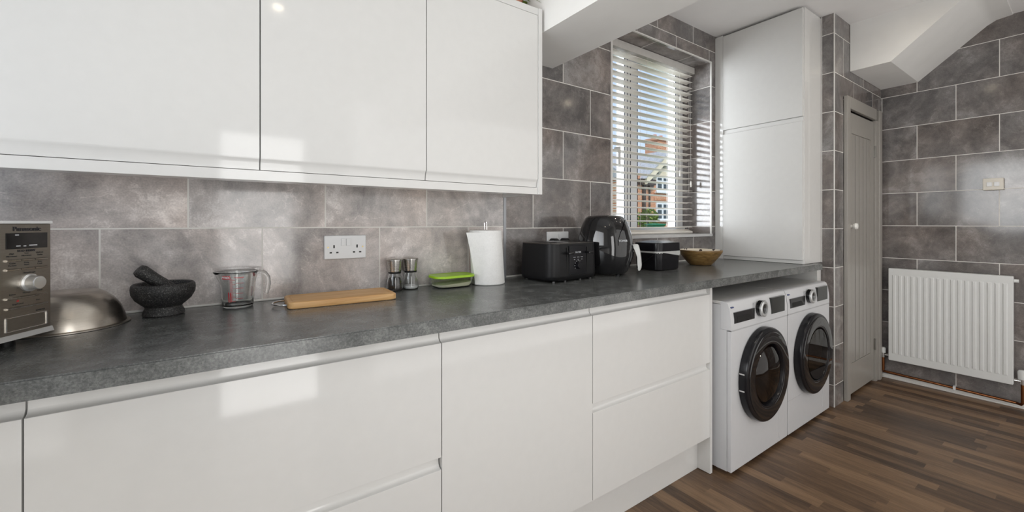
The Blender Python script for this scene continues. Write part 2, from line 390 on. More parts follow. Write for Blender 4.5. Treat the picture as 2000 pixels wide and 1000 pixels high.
# dropped beam
b = BM(); box(b, 1.103, 1.40, YF, 0.0299, 1.98, ZC); struct('trim_ceiling_beam', b, PAINT)
# metal tile edge where the wall steps back, white edging of the window recess
b = BM(); box(b, 1.076, 1.09, -0.004, 0.03, 0.93, 2.0, .001); struct('trim_tile_edge', b, TRIM)
b = BM(); t_ = .006
box(b, WX1 - .001, WX1 + t_, .024, .034, WZ0 - t_, WZ1 + t_); box(b, WX0 - .012, WX0 + .001, .024, .034, WZ0 - t_, WZ1 + t_)
box(b, WX0, WX1, .024, .034, WZ1 - .001, WZ1 + t_)
struct('trim_window_edge', b, TRIMW)
b = BM(); box(b, WX0 - .012, WX1 + .006, .018, .24, WZ0 - .016, WZ0 + .002, .002); struct('trim_window_sill', b, plain('sill', (.55, .55, .55), .3))
b = BM(); box(b, XE - .012, XE, -2.4, -0.6, 0, .012, .003); box(b, XE - .003, XE, -2.4, -.6, .012, .03)
struct('baseboard_right', b, TRIMW)
b = BM(); box(b, XL, 1.075, -.006, 0, .93, .937, .002); box(b, 1.09, 2.95, .022, .03, .93, .938, .002); struct('trim_worktop_seal', b, TRIMW)

# kitchen window
w1 = root('window_1', None, None, (2.37, .25, WZ0)); w1['kind'] = 'structure'
F0, F1 = .23, .29
b = BM()
box(b, WX0, WX1, F0, F1, WZ0, WZ0 + .05, .004); box(b, WX0, WX1, F0, F1, WZ1 - .06, WZ1, .004)
box(b, WX0, 2.085, F0, F1, WZ0, WZ1, .004); box(b, 2.782, WX1, F0 + .02, F1, WZ0, WZ1, .004); box(b, 2.757, 2.785, F0 - .01, F1, WZ0 + .03, WZ1 - .03, .004)
box(b, 2.188, 2.212, F0 - .012, F1, WZ0 + .03, WZ1 - .03, .004); box(b, 2.212, 2.356, F0 + .02, F1, WZ0 + .03, WZ1 - .03, .004)
finish('window_frame', b, UPVC, w1)
b = BM()
for x, yy in ((2.183, F0 - .013), (2.209, F0 - .013), (2.280, F0 + .018), (2.353, F0 + .018), (2.754, F0 - .011), (2.787, F0 + .018), (2.815, F0 + .018)): box(b, x, x + .005, yy, yy + .004, WZ0 + .05, WZ1 - .06)
finish('gasket', b, GASKET, w1)
b = BM(); box(b, 2.085, 2.188, .262, .268, WZ0 + .03, WZ1 - .04); finish('side_pane', b, PANE, w1)
b = BM(); box(b, 2.356, 2.757, .262, .268, WZ0 + .03, WZ1 - .04); finish('main_pane', b, PANE, w1)
b = BM(); box(b, 2.10, 2.13, .2, .235, 1.66, 1.68, .004); box(b, 2.105, 2.118, .19, .205, 1.55, 1.68, .004); finish('window_handle', b, UPVC, w1)
# sink window and glazed door (behind or beside the camera)
w2 = root('window_2', None, None, (XL, -1.0, 1.05)); w2['kind'] = 'structure'
b = BM()
for y0, y1 in ((-1.68, -1.63), (-1.03, -.97), (-.37, -.32)): box(b, XL - .09, XL - .03, y0, y1, 1.05, 2.12)
box(b, XL - .09, XL - .03, -1.68, -.32, 1.05, 1.10); box(b, XL - .09, XL - .03, -1.68, -.32, 2.07, 2.12)
finish('window_frame', b, UPVC, w2)
d2 = root('door_2', None, None, (.27, YF, 0)); d2['kind'] = 'structure'
b = BM()
box(b, -.03, .01, YF - .08, YF - .03, 0, 2.05); box(b, .53, .57, YF - .08, YF - .03, 0, 2.05); box(b, -.03, .57, YF - .08, YF - .03, 1.85, 2.05); box(b, -.03, .57, YF - .08, YF - .03, 0, .15)
finish('door_frame', b, UPVC, d2)
b = BM(); box(b, -.03, .57, YF - .11, YF - .09, 0, 2.05); finish('sun_block_panel', b, PAINT, d2)  # opaque panel added to keep the sun from coming through

d3 = root('fill_opening_frame', None, None, (2.55, YF, 0)); d3['kind'] = 'structure'  # unseen frame added around the opening of the fill lamp
b = BM()
for k in range(4):
    x = 1.0 + k * 3.04 / 3; box(b, x, x + .06, YF - .09, YF - .03, 0, 2.17)
box(b, 1.0, 4.1, YF - .09, YF - .03, 0, .08); box(b, 1.0, 4.1, YF - .09, YF - .03, 2.10, 2.17)
finish('door_frame', b, UPVC, d3)
b = BM(); box(b, 1.0, 4.1, YF - .11, YF - .09, 0, 2.17); finish('sun_blocker', b, PAINT, d3)  # opaque sheet added behind the frame to stop the sun

# cupboard door with its frame
d1 = root('door_1', None, None, (3.74, -.6, 0)); d1['kind'] = 'structure'
b = BM()
box(b, 3.41, 3.465, -.622, -.598, 0, 2.035, .004); box(b, 3.465, 4.02, -.622, -.598, 1.955, 2.035, .004)
box(b, 4.02, 4.075, -.618, -.57, 0, 1.955, .004); box(b, 4.075, 4.12, -.628, -.598, 0, 2.035, .006); box(b, 4.12, 4.165, -.620, -.598, 0, 2.035, .004)
finish('architrave', b, DOORP, d1)
b = BM()
DX0, DX1 = 3.470, 4.012
box(b, DX0, DX1, -.600, -.57, .02, 1.94)
box(b, DX0, DX0 + .07, -.606, -.600, .02, 1.94, .002); box(b, DX1 - .07, DX1, -.606, -.600, .02, 1.94, .002)
box(b, DX0 + .07, DX1 - .07, -.606, -.600, 1.80, 1.94, .002); box(b, DX0 + .07, DX1 - .07, -.606, -.600, .02, .225, .002)
nb = 5; wv = (DX1 - DX0 - .14) / nb
for i in range(nb): box(b, DX0 + .07 + i * wv + .0055, DX0 + .07 + (i + 1) * wv - .0055, -.6045, -.600, .228, 1.797, .003)
finish('door_leaf', b, DOORP, d1)
b = BM(); lathe(b, [(0, 0), (.012, 0), (.010, .012), (.018, .02), (.022, .03), (.018, .04), (0, .044)], seg=24)
b.transform(Matrix.Translation((3.512, -.606, 1.165)) @ Matrix.Rotation(R(90), 4, 'X')); finish('door_knob', b, plain('knob_white', (.85, .84, .8), .25), d1)
for z in (1.72, .28):
    b = BM(); box(b, 4.008, 4.022, -.612, -.600, z - .04, z + .04, .002); cyl(b, (4.015, -.614, z - .042), (4.015, -.614, z + .042), .005, 10); finish('hinge', b, plain('steel_hinge', (.25, .24, .22), .4, metal=1), d1)

# ------------------------------------------------------------------ wall cabinets
def updoor(x0, x1, parent):
    yf = -.265
    b = BM(); prism(b, [(yf + .02, 1.334), (yf + .012, 1.334), (yf + .009, 1.352), (yf + .004, 1.362), (yf, 1.368), (yf, 2.036), (yf + .002, 2.038), (yf + .02, 2.038)], 'x', x0 + .0015, x1 - .0015)
    return finish('door', b, WHITE, parent, ang=60)
UP = [(-.40, .0925, 'white gloss wall cabinet at the left edge, above the microwave and mixing bowl'),
      (.0925, .581, 'white gloss wall cabinet in the middle, above the chopping board'),
      (.581, 1.07, 'white gloss wall cabinet at the right end, beside the ceiling beam')]
for x0, x1, lab in UP:
    r_ = root('wall_cabinet', lab, 'cabinet', ((x0 + x1) / 2, 0, 1.334), 0, 'wall cabinets above the worktop')
    b = BM(); box(b, x0 + .0005, x1 - .0005, -.244, -.002, 1.334, 2.038); finish('body', b, CARC, r_)
    updoor(x0, x1, r_)
b = BM(); box(b, 1.0705, 1.0895, -.268, -.001, 1.304, 2.066, .001); tagp(finish('end_panel', b, WHITE), 'white gloss panel closing the right end of the wall cabinets', 'panel')
b = BM(); box(b, -.40, 1.0703, -.262, -.205, 1.304, 1.3315, .001); tagp(finish('light_pelmet', b, WHITE), 'long white strip running under the wall cabinets', 'pelmet')
b = BM(); box(b, -.40, 1.0703, -.265, -.002, 2.0385, 2.066, .001); tagp(finish('top_board', b, WHITE), 'long white board along the top of the wall cabinets', 'cornice')

# ------------------------------------------------------------------ base cabinets
YD = -.53
def jfront(x0, x1, z0, z1, parent, name, grip=.036):
    b = BM()
    prism(b, [(YD, z0), (YD, z1 - .001), (YD + .001, z1), (YD + .006, z1 + .0005), (YD + .012, z1 + .003), (YD + .0175, z1 + .010), (YD + .019, z1 + grip), (YD + .026, z1 + grip), (YD + .026, z0)], 'x', x0 + .0015, x1 - .0015)
    return finish(name, b, WHITE, parent, ang=70)
def base(x0, x1, lab, drawers, nm='base_cabinet'):
    r_ = root(nm, lab, 'cabinet', ((x0 + x1) / 2, YD, .174), 0, 'base cabinets under the worktop')
    b = BM(); box(b, x0 + .0005, x1 - .0005, YD + .027, -.02, .174, .893); finish('body', b, CARC, r_)
    if drawers:
        jfront(x0, x1, .530, .850, r_, 'drawer_front', .043); jfront(x0, x1, .178, .495, r_, 'drawer_front', .033)
    else: jfront(x0, x1, .178, .850, r_, 'door', .043)
    return r_
base(-.276, .511, 'wide white drawer cabinet below the mortar and jug, left of the plain door', True)
base(.511, 1.111, 'white base cabinet with one plain full-height door', False)
base(1.111, 1.895, 'white drawer cabinet directly left of the washing machine', True)
b = BM(); box(b, 1.8955, 1.914, YD, -.02, .002, .893, .001); tagp(finish('side_panel', b, WHITE), 'white floor-standing side panel between drawers and washing machine', 'panel')
b = BM(); box(b, -.34, 1.895, -.466, -.450, .001, .173); tagp(finish('plinth', b, WHITE), 'long white plinth board under the base cabinets', 'plinth')
r_ = root('corner_cabinet', 'white corner base cabinet at the far left under the microwave', 'cabinet', (-.33, YD, .174))
b = BM(); box(b, XL + .005, -.2765, YD + .027, -.02, .174, .893); box(b, XL + .005, -.33, -2.2, YD + .027, .174, .893); finish('body', b, CARC, r_)
b = BM(); prism(b, [(YD, .178), (YD, .849), (YD + .001, .850), (YD + .006, .8505), (YD + .012, .853), (YD + .0175, .860), (YD + .019, .893), (YD + .026, .893), (YD + .026, .178)], 'x', -.3095, -.2775)
finish('corner_post', b, WHITE, r_, ang=70)
b = BM(); box(b, -.3295, -.311, -2.2, YD + .001, .178, .850, .001); finish('return_front', b, WHITE, r_)

# worktop: long run plus the return on the left
b = BM()
prism(b, [(-.3245, -.002), (-.3245, -.581), (3.10, -.581), (3.10, -.532), (3.236, -.532), (3.236, .028), (1.092, .028), (1.092, -.002)], 'z', .894, .93)
bmesh.ops.bevel(b, geom=[e for e in b.edges if all(abs(v.co.z - .93) < 1e-5 and abs(v.co.y + .581) < 1e-5 for v in e.verts)], offset=.003, segments=2, affect='EDGES')
tagp(finish('worktop', b, WORK), 'long dark grey stone-effect worktop running under the window to the pillar', 'worktop')
b = BM(); box(b, XL + .001, -.3252, -2.3, -.002, .894, .93, 0); prism(b, [(-.3252, -.583), (-.3252, -2.3), (-.29, -2.3), (-.29, -.583)], 'z', .894, .93)
tagp(finish('worktop_return', b, WORK), 'short grey worktop section beneath the microwave at the left corner', 'worktop')
b = BM(); box(b, 3.175, 3.236, -.528, -.02, .001, .893, .001); rr = tagp(finish('support_panel', b, WHITE), 'white panel holding up the worktop end above the dryer', 'panel')


# ------------------------------------------------------------------ tall unit on the worktop end
tr_ = root('tall_cabinet', 'tall white gloss cabinet standing on the worktop beside the window', 'cabinet', (3.09, -.26, .93))
b = BM(); box(b, 2.971, 3.232, -.53, .028, .931, 2.528, .001); box(b, 2.951, 2.971, -.028, .028, .931, 2.528); finish('body', b, WHITE, tr_)
def xdoor(z0, z1, grip, nm):
    b = BM()
    prism(b, [(2.950, z0), (2.950, z1), (2.952, z1 + .001), (2.958, z1 + .003), (2.963, z1 + .009), (2.964, z1 + grip), (2.970, z1 + grip), (2.970, z0)], 'y', -.526, -.030)
    return finish(nm, b, WHITE, tr_, ang=70)
xdoor(.956, 1.817, .030, 'lower_door'); xdoor(1.85, 2.518, .002, 'upper_door')
b = BM(); box(b, 2.958, 2.9705, -.525, -.03, .932, .953); finish('bottom_strip', b, WHITE, tr_)

# ------------------------------------------------------------------ venetian blind
vb = root('venetian_blind', 'white slatted venetian blind hanging in the tiled window recess', 'blind', (2.37, .175, WZ1))
b = BM(); box(b, WX0 + .006, WX1 - .004, .15, .205, 2.290, 2.338, .003); finish('headrail', b, plain('headrail', (.62, .60, .57), .4), vb)
SX0, SX1, SY, pitch = WX0 + .01, WX1 - .03, .178, .0445
slat0 = None; z = 1.158
zs = []
while z < 2.285: zs.append(z); z += pitch
for i, z in enumerate(zs):
    if slat0 is None:
        b = BM(); prism(b, [(-.025, -.002), (-.012, .001), (0, .002), (.012, .001), (.025, -.002), (.025, -.005), (.012, -.002), (0, -.001), (-.012, -.002), (-.025, -.005)], 'x', SX0 - 2.37, SX1 - 2.37)
        b.transform(Matrix.Translation((0, .003, z - WZ1)) @ Matrix.Rotation(R(-4), 4, 'X'))
        slat0 = finish('slat', b, SLAT, vb, local=True, ang=60)
    else:
        s_ = slat0.copy(); C.objects.link(s_); s_.parent = vb; s_.location = (0, 0, z - zs[0])
b = BM(); prism(b, [(.150, 1.118), (.156, 1.112), (.200, 1.132), (.205, 1.142), (.198, 1.142), (.152, 1.126)], 'x', SX0, SX1); finish('bottom_rail', b, SLAT, vb)
for x in (2.33, 2.62):
    b = BM(); 
    for dy in (-.027, .027): cyl(b, (x, SY + dy, 1.12), (x, SY + dy, 2.292), .0007, 6)
    finish('ladder_cord', b, SLAT, vb)
for x, zb in ((2.70, 2.06), (2.695, 1.52), (2.83, 1.45)):
    b = BM(); cyl(b, (x, .144, zb + .03), (x, .152, 2.292), .0008, 6); lathe(b, [(0, zb), (.006, zb), (.007, zb + .03), (.003, zb + .045), (0, zb + .045)], x, .144, 12); finish('pull_cord', b, plain('cord_tassel', (.7, .68, .64), .4), vb)

# ------------------------------------------------------------------ sockets and switch
def rocker(bm, x, z, w, h, y): box(bm, x - w / 2, x + w / 2, y - .004, y, z - h / 2, z + h / 2, .001)
def double_socket(cx, y, cz, lab):
    s_ = root('double_socket', lab, 'socket', (cx, y, cz), 0, 'double wall sockets above the worktop')
    b = BM(); box(b, -.0725, .0725, -.011, -.0005, -.0425, .0425, .003, 3); fp = finish('faceplate', b, SOCKET, s_, local=True)
    for x in (-.009, .009): b = BM(); rocker(b, x, .018, .014, .026, -.011); finish('switch_rocker', b, SOCKET, s_, local=True)
    for sx in (-1, 1):
        b = BM(); box(b, sx * .040 - .0025, sx * .040 + .0025, -.0115, -.0105, -.003, .008); finish('pin_hole', b, DARK, s_, local=True)
        for k in (-1, 1): b = BM(); box(b, sx * .040 + k * .011 - .004, sx * .040 + k * .011 + .004, -.0115, -.0105, -.0215, -.0165); finish('pin_hole', b, DARK, s_, local=True)
        b = BM(); cyl(b, (sx * .060, -.0118, .0), (sx * .060, -.0105, .0), .003, 12); finish('screw', b, BRASS, s_, local=True)
    return s_
double_socket(.3775, 0, 1.0995, 'white double socket with both outlets empty, on the wall above the chopping board')
double_socket(1.430, .03, 1.100, 'white double socket with two black plugs, above the toaster')
for sx, lab in ((-.036, 'left black plug in the socket behind the toaster'), (.036, 'right black plug in the socket, nearer the air fryer')):
    b = BM(); loft(b, [[(1.430 + sx + px, .018 - d, 1.088 + pz) for px, pz in rrect(w, h, .012)] for d, w, h in ((0, .046, .042), (.018, .046, .042), (.032, .038, .03), (.036, .03, .02))])
    b2 = tube(b, [(1.430 + sx, .0, 1.072), (1.430 + sx, -.006, 1.05), (1.430 + sx, -.004, .99)], .0035, 8)
    tagp(finish('plug', b, BLACKM), lab, 'plug', 'black plugs behind the toaster')
sw = root('fused_switch', 'small white double switch on the tiled wall above the radiator', 'switch', (XE, -1.178, 1.443))
b = BM(); box(b, XE - .035, XE - .0005, -1.223, -1.133, 1.404, 1.482, .003, 3); finish('faceplate', b, plain('cream_plastic', (.72, .68, .6), .35), sw)
for y in (-1.162, -1.194):
    b = BM(); box(b, XE - .039, XE - .035, y - .012, y + .012, 1.428, 1.456, .002); finish('rocker', b, SOCKET, sw)

# ------------------------------------------------------------------ washing machine and dryer
def washer(x0, lab, nm, dryer=False):
    w = .598; x1 = x0 + w; yf = -.600
    r_ = root(nm, lab, 'appliance', (x0 + w / 2, -.3, 0))
    b = BM(); box(b, x0, x1, yf + .0205, -.02, .02, .683); box(b, x0, x1, yf + .0505, -.02, .683, .800); box(b, x0 + .001, x1 - .001, yf, yf + .02, .02, .679, .003)
    finish('body', b, WASH, r_)
    b = BM(); prism(b, [(yf, .684), (yf + .001, .735), (yf + .008, .785), (yf + .016, .808), (yf + .026, .815), (yf + .05, .816), (yf + .05, .684)], 'x', x0, x1)
    bmesh.ops.bevel(b, geom=[e for e in b.edges if len(e.link_faces) == 2 and abs(e.link_faces[0].normal.x - e.link_faces[1].normal.x) > .9], offset=.004, segments=2, affect='EDGES') if False else None
    fa = finish('control_panel', b, WASH, r_, ang=40)
    b = BM(); box(b, x0 + .001, x1 - .001, yf + .05, -.03, .801, .816, .003); finish('top_cover', b, plain('appliance_top', (.70, .69, .67), .4), r_)
    sl = lambda z: yf + max(0, (z - .735)) * .16   # slope of the panel
    # detergent drawer
    dx0, dx1 = (x0 + .030, x0 + .226)
    b = BM(); box(b, dx0, dx1, yf - .0015, yf + .01, .713, .765, .001); dr = finish('detergent_drawer', b, plain('drawer_grey', (.02, .02, .022), .2), r_)
    b = BM(); prism(b, [(dx0 + .025, .718), (dx1 - .018, .716), (dx1 - .055, .742), (dx0 + .025, .742)], 'y', yf - .0025, yf - .001); finish('finger_recess', b, DARK, dr)
    # knob
    kx = x0 + .283
    b = BM(); lathe(b, [(0, 0), (.040, 0), (.040, .016), (.037, .019), (0, .019)], seg=40)
    b.transform(Matrix.Translation((kx, yf + .002, .757)) @ Matrix.Rotation(R(90), 4, 'X')); kn = finish('dial', b, BLACKG, r_)
    b = BM(); lathe(b, [(.026, .018), (.040, .018), (.0395, .025), (.034, .028), (.026, .027), (.026, .018)], seg=40)
    b.transform(Matrix.Translation((kx, yf + .002, .757)) @ Matrix.Rotation(R(90), 4, 'X')); finish('chrome_ring', b, SILVER, kn)
    # display
    b = BM(); box(b, x0 + .408, x0 + .560, yf - .003, yf + .02, .712, .795, .001)
    b.transform(Matrix.Identity(4)); dsp = finish('display', b, plain('display_grey', (.03, .032, .03), .15), r_)
    mk_ = plain('mark_grey', (.45, .45, .46), .5)
    for sx in (-1, 1):
        b = BM()
        for k in range(9):
            zz = .728 + k * .0075; box(b, kx + sx * .056 - .010, kx + sx * .056 + .010, yf - .0012, yf + .004, zz, zz + .0016)
        finish('programme_list', b, mk_, r_)
    b = BM(); box(b, x0 + .012, x0 + .034, yf + .004, yf + .012, .786, .792); finish('badge', b, plain('badge_blue', (.06, .08, .2), .5), r_)
    # porthole door
    cx, cz, Ro = x0 + .297, .431, .232
    if dryer: cx, cz = x0 + .300, .425
    M = Matrix.Translation((cx, yf - .001, cz)) @ Matrix.Rotation(R(90), 4, 'X')
    b = BM(); lathe(b, [(Ro - .012, 0), (Ro, .002), (Ro, .028), (Ro - .004, .036), (Ro - .012, .040), (.158, .043), (.153, .041), (.148, .032), (.144, .020), (.144, 0), (Ro - .012, 0)], seg=80)
    b.transform(M); dr = finish('porthole_ring', b, BLACKS, r_)
    b = BM(); lathe(b, [(Ro - .02, .0415), (Ro - .026, .0455), (.164, .0450), (.161, .043), (Ro - .02, .0415)], seg=80); b.transform(M); finish('inner_rim', b, BLACKG, dr)
    if not dryer:
        b = BM(); lathe(b, [(.1435, .020), (.135, .034), (.10, .049), (.055, .058), (0, .061), (0, .057), (.055, .054), (.10, .045), (.133, .030), (.1395, .020), (.1435, .020)], seg=64); b.transform(M); finish('glass_bowl', b, panemat('porthole_glass', (.62, .58, .55)), dr)
        for zz in (.475, .395):
            b = BM(); box(b, cx - Ro - .002, cx - Ro + .004, yf - .030, yf - .006, zz - .004, zz + .002); finish('door_catch', b, CHROME, dr)
    else:
        b = BM(); pts = []
        for i in range(48):
            a = 2 * math.pi * i / 48; x_, z_ = .1435 * math.cos(a), .1435 * math.sin(a)
            pts.append((x_, max(z_, -.080)))
        prism(b, pts, 'z', .036, .040); b.transform(M); finish('glass_panel', b, panemat('porthole_glass_flat', (.62, .60, .58)), dr)
        b = BM(); prism(b, [p for p in [(.144 * math.cos(R(a)), .144 * math.sin(R(a))) for a in range(214, 327, 6)]], 'z', .034, .041); b.transform(M); finish('lower_cover', b, BLACKM, dr)
    b = BM(); lathe(b, [(.1285, .019), (.12, -.06), (.11, -.16), (0, -.2)], seg=64); b.transform(M)
    # drum is set into the body behind the glass
    bmesh.ops.scale(b, vec=(1, 1, 1), verts=b.verts)
    b.free()
    b = BM(); lathe(b, [(.143, .010), (.115, .004), (0, .002), (0, 0.0005), (.143, .0005), (.143, .010)], seg=64); b.transform(M); finish('drum', b, plain('drum_brown', (.10, .075, .06), .25, metal=.5), r_)
    # service flap, kick line, feet
    b = BM()
    pts = [(.037 * math.cos(R(a)) + x1 - .075, .060 * math.sin(R(a)) + (.17 if a <= 180 else .085)) for a in range(0, 360, 10)]
    prism(b, pts, 'y', yf - .0012, yf + .002); finish('service_flap', b, WASH, r_)
    sg_ = plain('seam_grey', (.5, .5, .51), .5)
    b = BM(); box(b, x0 + .004, x1 - .004, yf - .0002, yf + .001, .6795, .6835); finish('seam', b, sg_, r_)
    if dryer: b = BM(); box(b, x0 + .004, x1 - .004, yf - .0006, yf + .001, .206, .2075); finish('lower_seam', b, sg_, r_)
    for px in (x0 + .05, x1 - .05):
        for py in (-.52, -.08):
            b = BM(); cyl(b, (px, py, 0), (px, py, .022), .02, 16); finish('foot', b, plain('foot_grey', (.35, .36, .37), .5), r_)
washer(1.950, 'white washing machine with round glass door, left of the pair under the worktop', 'washing_machine')
washer(2.556, 'white tumble dryer with black door, right of the washing machine by the pillar', 'tumble_dryer', True)

# ------------------------------------------------------------------ radiator with valves and pipes
ra = root('radiator', 'white ribbed panel radiator on the tiled wall right of the door', 'radiator', (XE - .05, -.967, .158))
ry0, ry1, rz0, rz1, rx = -1.268, -.664, .158, .848, XE - .082
b = BM(); box(b, rx, rx + .045, ry0, ry1, rz0, rz1, .006)
pn = finish('front_panel', b, RAD, ra)
b = BM(); n = 17
for i in range(n):
    y = ry0 + .034 + i * (ry1 - ry0 - .068) / (n - 1)
    loft(b, [[(rx + .001, y + s * w, z) for s, z in ((-1, rz0 + .05), (1, rz0 + .05), (1, rz1 - .045), (-1, rz1 - .045))] for w in (.0115,)] + [[(rx - .005, y + s * .006, z) for s, z in ((-1, rz0 + .062), (1, rz0 + .062), (1, rz1 - .057), (-1, rz1 - .057))]])
finish('ribs', b, RAD, pn)
b = BM(); box(b, rx + .046, XE - .012, ry0 + .01, ry1 - .01, rz0 + .03, rz1 - .01); finish('convector', b, plain('convector_grey', (.5, .5, .5), .5), ra)  # plain grey, darker than the front panel
b = BM(); cyl(b, (rx + .03, ry0, rz1 - .03), (rx + .03, ry0 - .02, rz1 - .03), .011, 16); finish('bleed_plug', b, RAD, ra)
for y0, d, hz, hr, nm in ((ry1, 1, .04, .016, 'lockshield_valve'), (ry0, -1, .055, .021, 'thermostatic_valve')):
    b = BM(); cyl(b, (rx + .03, y0, .185), (rx + .03, y0 + d * .036, .185), .007, 14); lathe(b, [(0, .165), (.011, .165), (.012, .2), (0, .2)], rx + .03, y0 + d * .036, 16); v_ = finish(nm, b, CHROME, ra)
    b = BM(); lathe(b, [(0, .198), (hr, .2), (hr * 1.05, .2 + hz * .8), (hr * .8, .2 + hz), (0, .2 + hz)], rx + .03, y0 + d * .036, 24); finish('valve_cap', b, RAD, v_)
pp = root('heating_pipe', 'copper pipe run along the skirting below the radiator', 'pipe', (XE - .02, -1.0, 0))
b = BM(); xp, yp = rx + .03, ry1 + .036
tube(b, [(xp, yp, .164), (xp, yp, .085), (xp, yp, .07), (xp + .01, yp + .01, .062), (xp + .01, yp + .024, .062)], .0095, 14); finish('left_tail', b, COPPER, pp)
b = BM(); yq = ry0 - .036
tube(b, [(xp, yq, .164), (xp, yq, .05), (xp + .01, yq + .008, .036), (XE - .02, yq + .03, .034), (XE - .018, -1.0, .040), (XE - .018, -.603, .050)], .0085, 14); finish('long_run', b, COPPER, pp)
b = BM(); box(b, XE - .03, XE - .001, -1.007, -.993, .026, .056, .003); finish('pipe_clip', b, UPVC, pp)

# ------------------------------------------------------------------ microwave
zc = .93
mw = root('microwave', 'steel-fronted microwave oven standing angled in the left corner', 'microwave', (-.303, -.264, zc), R(60.6))
b = BM(); box(b, -.46, -.001, .012, .34, .03, .258, .004); finish('casing', b, plain('casing_silver', (.6, .6, .6), .35, metal=.7), mw, local=True)
b = BM(); box(b, -.102, 0, 0, .012, .030, .2555, .002); box(b, -.46, -.104, 0, .012, .030, .2555, .002); fp = finish('front_panel', b, STEELP, mw, local=True)
b = BM(); box(b, -.46, .001, -.003, .014, .2555, .2615, .001); finish('top_trim', b, plain('trim_white', (.75, .76, .76), .3), mw, local=True)
b = BM(); prism(b, [(-.004, .026), (-.006, .021), (.014, .020), (.014, .031), (-.002, .031)], 'x', -.46, .001); finish('bottom_trim', b, SILVER, mw, local=True)
b = BM(); box(b, -.43, -.13, -.001, .003, .06, .225, .004); finish('door_glass', b, BLACKG, mw, local=True)
b = BM(); box(b, -.0905, -.0085, -.0012, .002, .204, .2365, .0008); ds = finish('display_window', b, BLACKG, mw, local=True)
W = lambda x, z: face_y(x, -.0014, z)
text('lettering', 'Panasonic', .0125, face_y(-.0495, -.0006, .2445, 1.12), PRINT, fp, local=True, bold=.00025)
text('lettering', 'ECO 1000W', .0065, face_y(-.051, -.0006, .1995, 1.0), PRINT, fp, local=True)
for x0, x1, z in ((-.074, -.067, .2325), (-.072, -.064, .210), (-.058, -.053, .2095), (-.047, -.031, .2105)): b = BM(); box(b, x0, x1, -.0018, -.0011, z - .001, z + .001); finish('display_legend', b, PRINTW, ds, local=True)
def bar(x0, x1, z):
    b = BM(); prism(b, [(-.0001, z - .003), (-.0040, z - .0018), (-.0042, z + .0008), (-.0001, z + .0022)], 'x', x0, x1); finish('button', b, STEEL, fp, local=True)
for z in (.181, .1625, .1045):
    for x0, x1 in ((-.0908, -.065), (-.0635, -.038), (-.0365, -.0105)): bar(x0, x1, z)
bar(-.0895, -.0505, .0845); bar(-.0485, -.0105, .0845)
for s, x, z in (('High', -.079, .1945), ('Microwave', -.079, .1895), ('Low', -.051, .1945), ('Microwave', -.051, .1895), ('Defrost', -.024, .1945), ('Turbo', -.024, .1895),
                ('Grams', -.078, .175), ('Portions', -.078, .1705), ('Delay', -.051, .175), ('Stand', -.051, .1705), ('Auto', -.024, .175), ('Cook', -.024, .1705), ('Time/Weight', -.045, .1535),
                ('Reheat', -.078, .112), ('Memory', -.051, .1125), ('Clock', -.024, .1135), ('Stop/Cancel', -.068, .0915), ('Start', -.028, .0935)):
    text('lettering', s, .0040, face_y(x, -.0005, z, 1.1), PRINT, fp, local=True, depth=.0002)
text('lettering', '///', .0055, face_y(-.068, -.0005, .0975, 1.0), RED, fp, local=True, depth=.0002)
text('lettering', 'INVERTER', .0045, face_y(-.023, -.0005, .071, .95), PRINT, fp, local=True, depth=.0002)
b = BM(); lathe(b, [(0, 0), (.0185, 0), (.0185, .004), (.0150, .006), (.0140, .020), (.0125, .022), (0, .0225)], seg=40); b.transform(Matrix.Translation((-.0465, 0, .1325)) @ Matrix.Rotation(R(90), 4, 'X')); finish('dial', b, plain('dial_silver', (.75, .75, .74), .28, metal=.8), mw, local=True)
b = BM()
for x0, x1, z0, z1 in ((-.091, -.0885, .037, .0665), (-.011, -.0085, .037, .0665), (-.091, -.0085, .0645, .0665), (-.091, -.0085, .037, .039)): box(b, x0, x1, -.0018, .001, z0, z1, .0005)
finish('opening_button', b, CHROME, fp, local=True)
for x in (-.42, -.04):
    for y in (.05, .3):
        b = BM(); cyl(b, (x, y, 0), (x, y, .03), .014, 16); finish('foot', b, BLACKM, mw, local=True)

# ------------------------------------------------------------------ upturned steel bowl
b = BM(); lathe(b, [(.1135, 0), (.116, .001), (.116, .0035), (.1085, .005), (.106, .018), (.098, .043), (.084, .065), (.068, .080), (.056, .0868), (0, .0868), (0, .0855), (.055, .0855), (.067, .0787), (.083, .0637), (.097, .042), (.1045, .018), (.1065, .003), (.1135, 0)], seg=96)
b.transform(Matrix.Translation((-.307, -.119, zc)))
o = finish('mixing_bowl', b, brushed('bowl_steel', (.50, .46, .41), .30, (1, 1, 60)), ang=50); tagp(o, 'upturned stainless steel mixing bowl lying beside the microwave', 'bowl')

# ------------------------------------------------------------------ mortar and pestle
b = BM(); lathe(b, [(0, 0), (.044, 0), (.047, .004), (.046, .012), (.041, .022), (.041, .026), (.050, .034), (.062, .046), (.070, .062), (.0715, .076), (.070, .086), (.066, .090), (.061, .088), (.058, .080), (.054, .060), (.040, .042), (.02, .034), (0, .032)], seg=64)
b.transform(Matrix.Translation((-.126, -.085, zc))); tagp(finish('mortar', b, GRANITE), 'black speckled granite mortar beside the steel bowl', 'mortar')
b = BM()
p0 = Vector((-.100, -.080, .990)); p1 = Vector((-.178, -.106, 1.062))
tube(b, [p0, p0.lerp(p1, .06), p0.lerp(p1, .25), p0.lerp(p1, .6), p0.lerp(p1, .92), p1], [.010, .0155, .017, .0165, .0185, .0145], 28)
tagp(finish('pestle', b, GRANITE), 'black granite pestle leaning to the left inside the mortar', 'pestle')

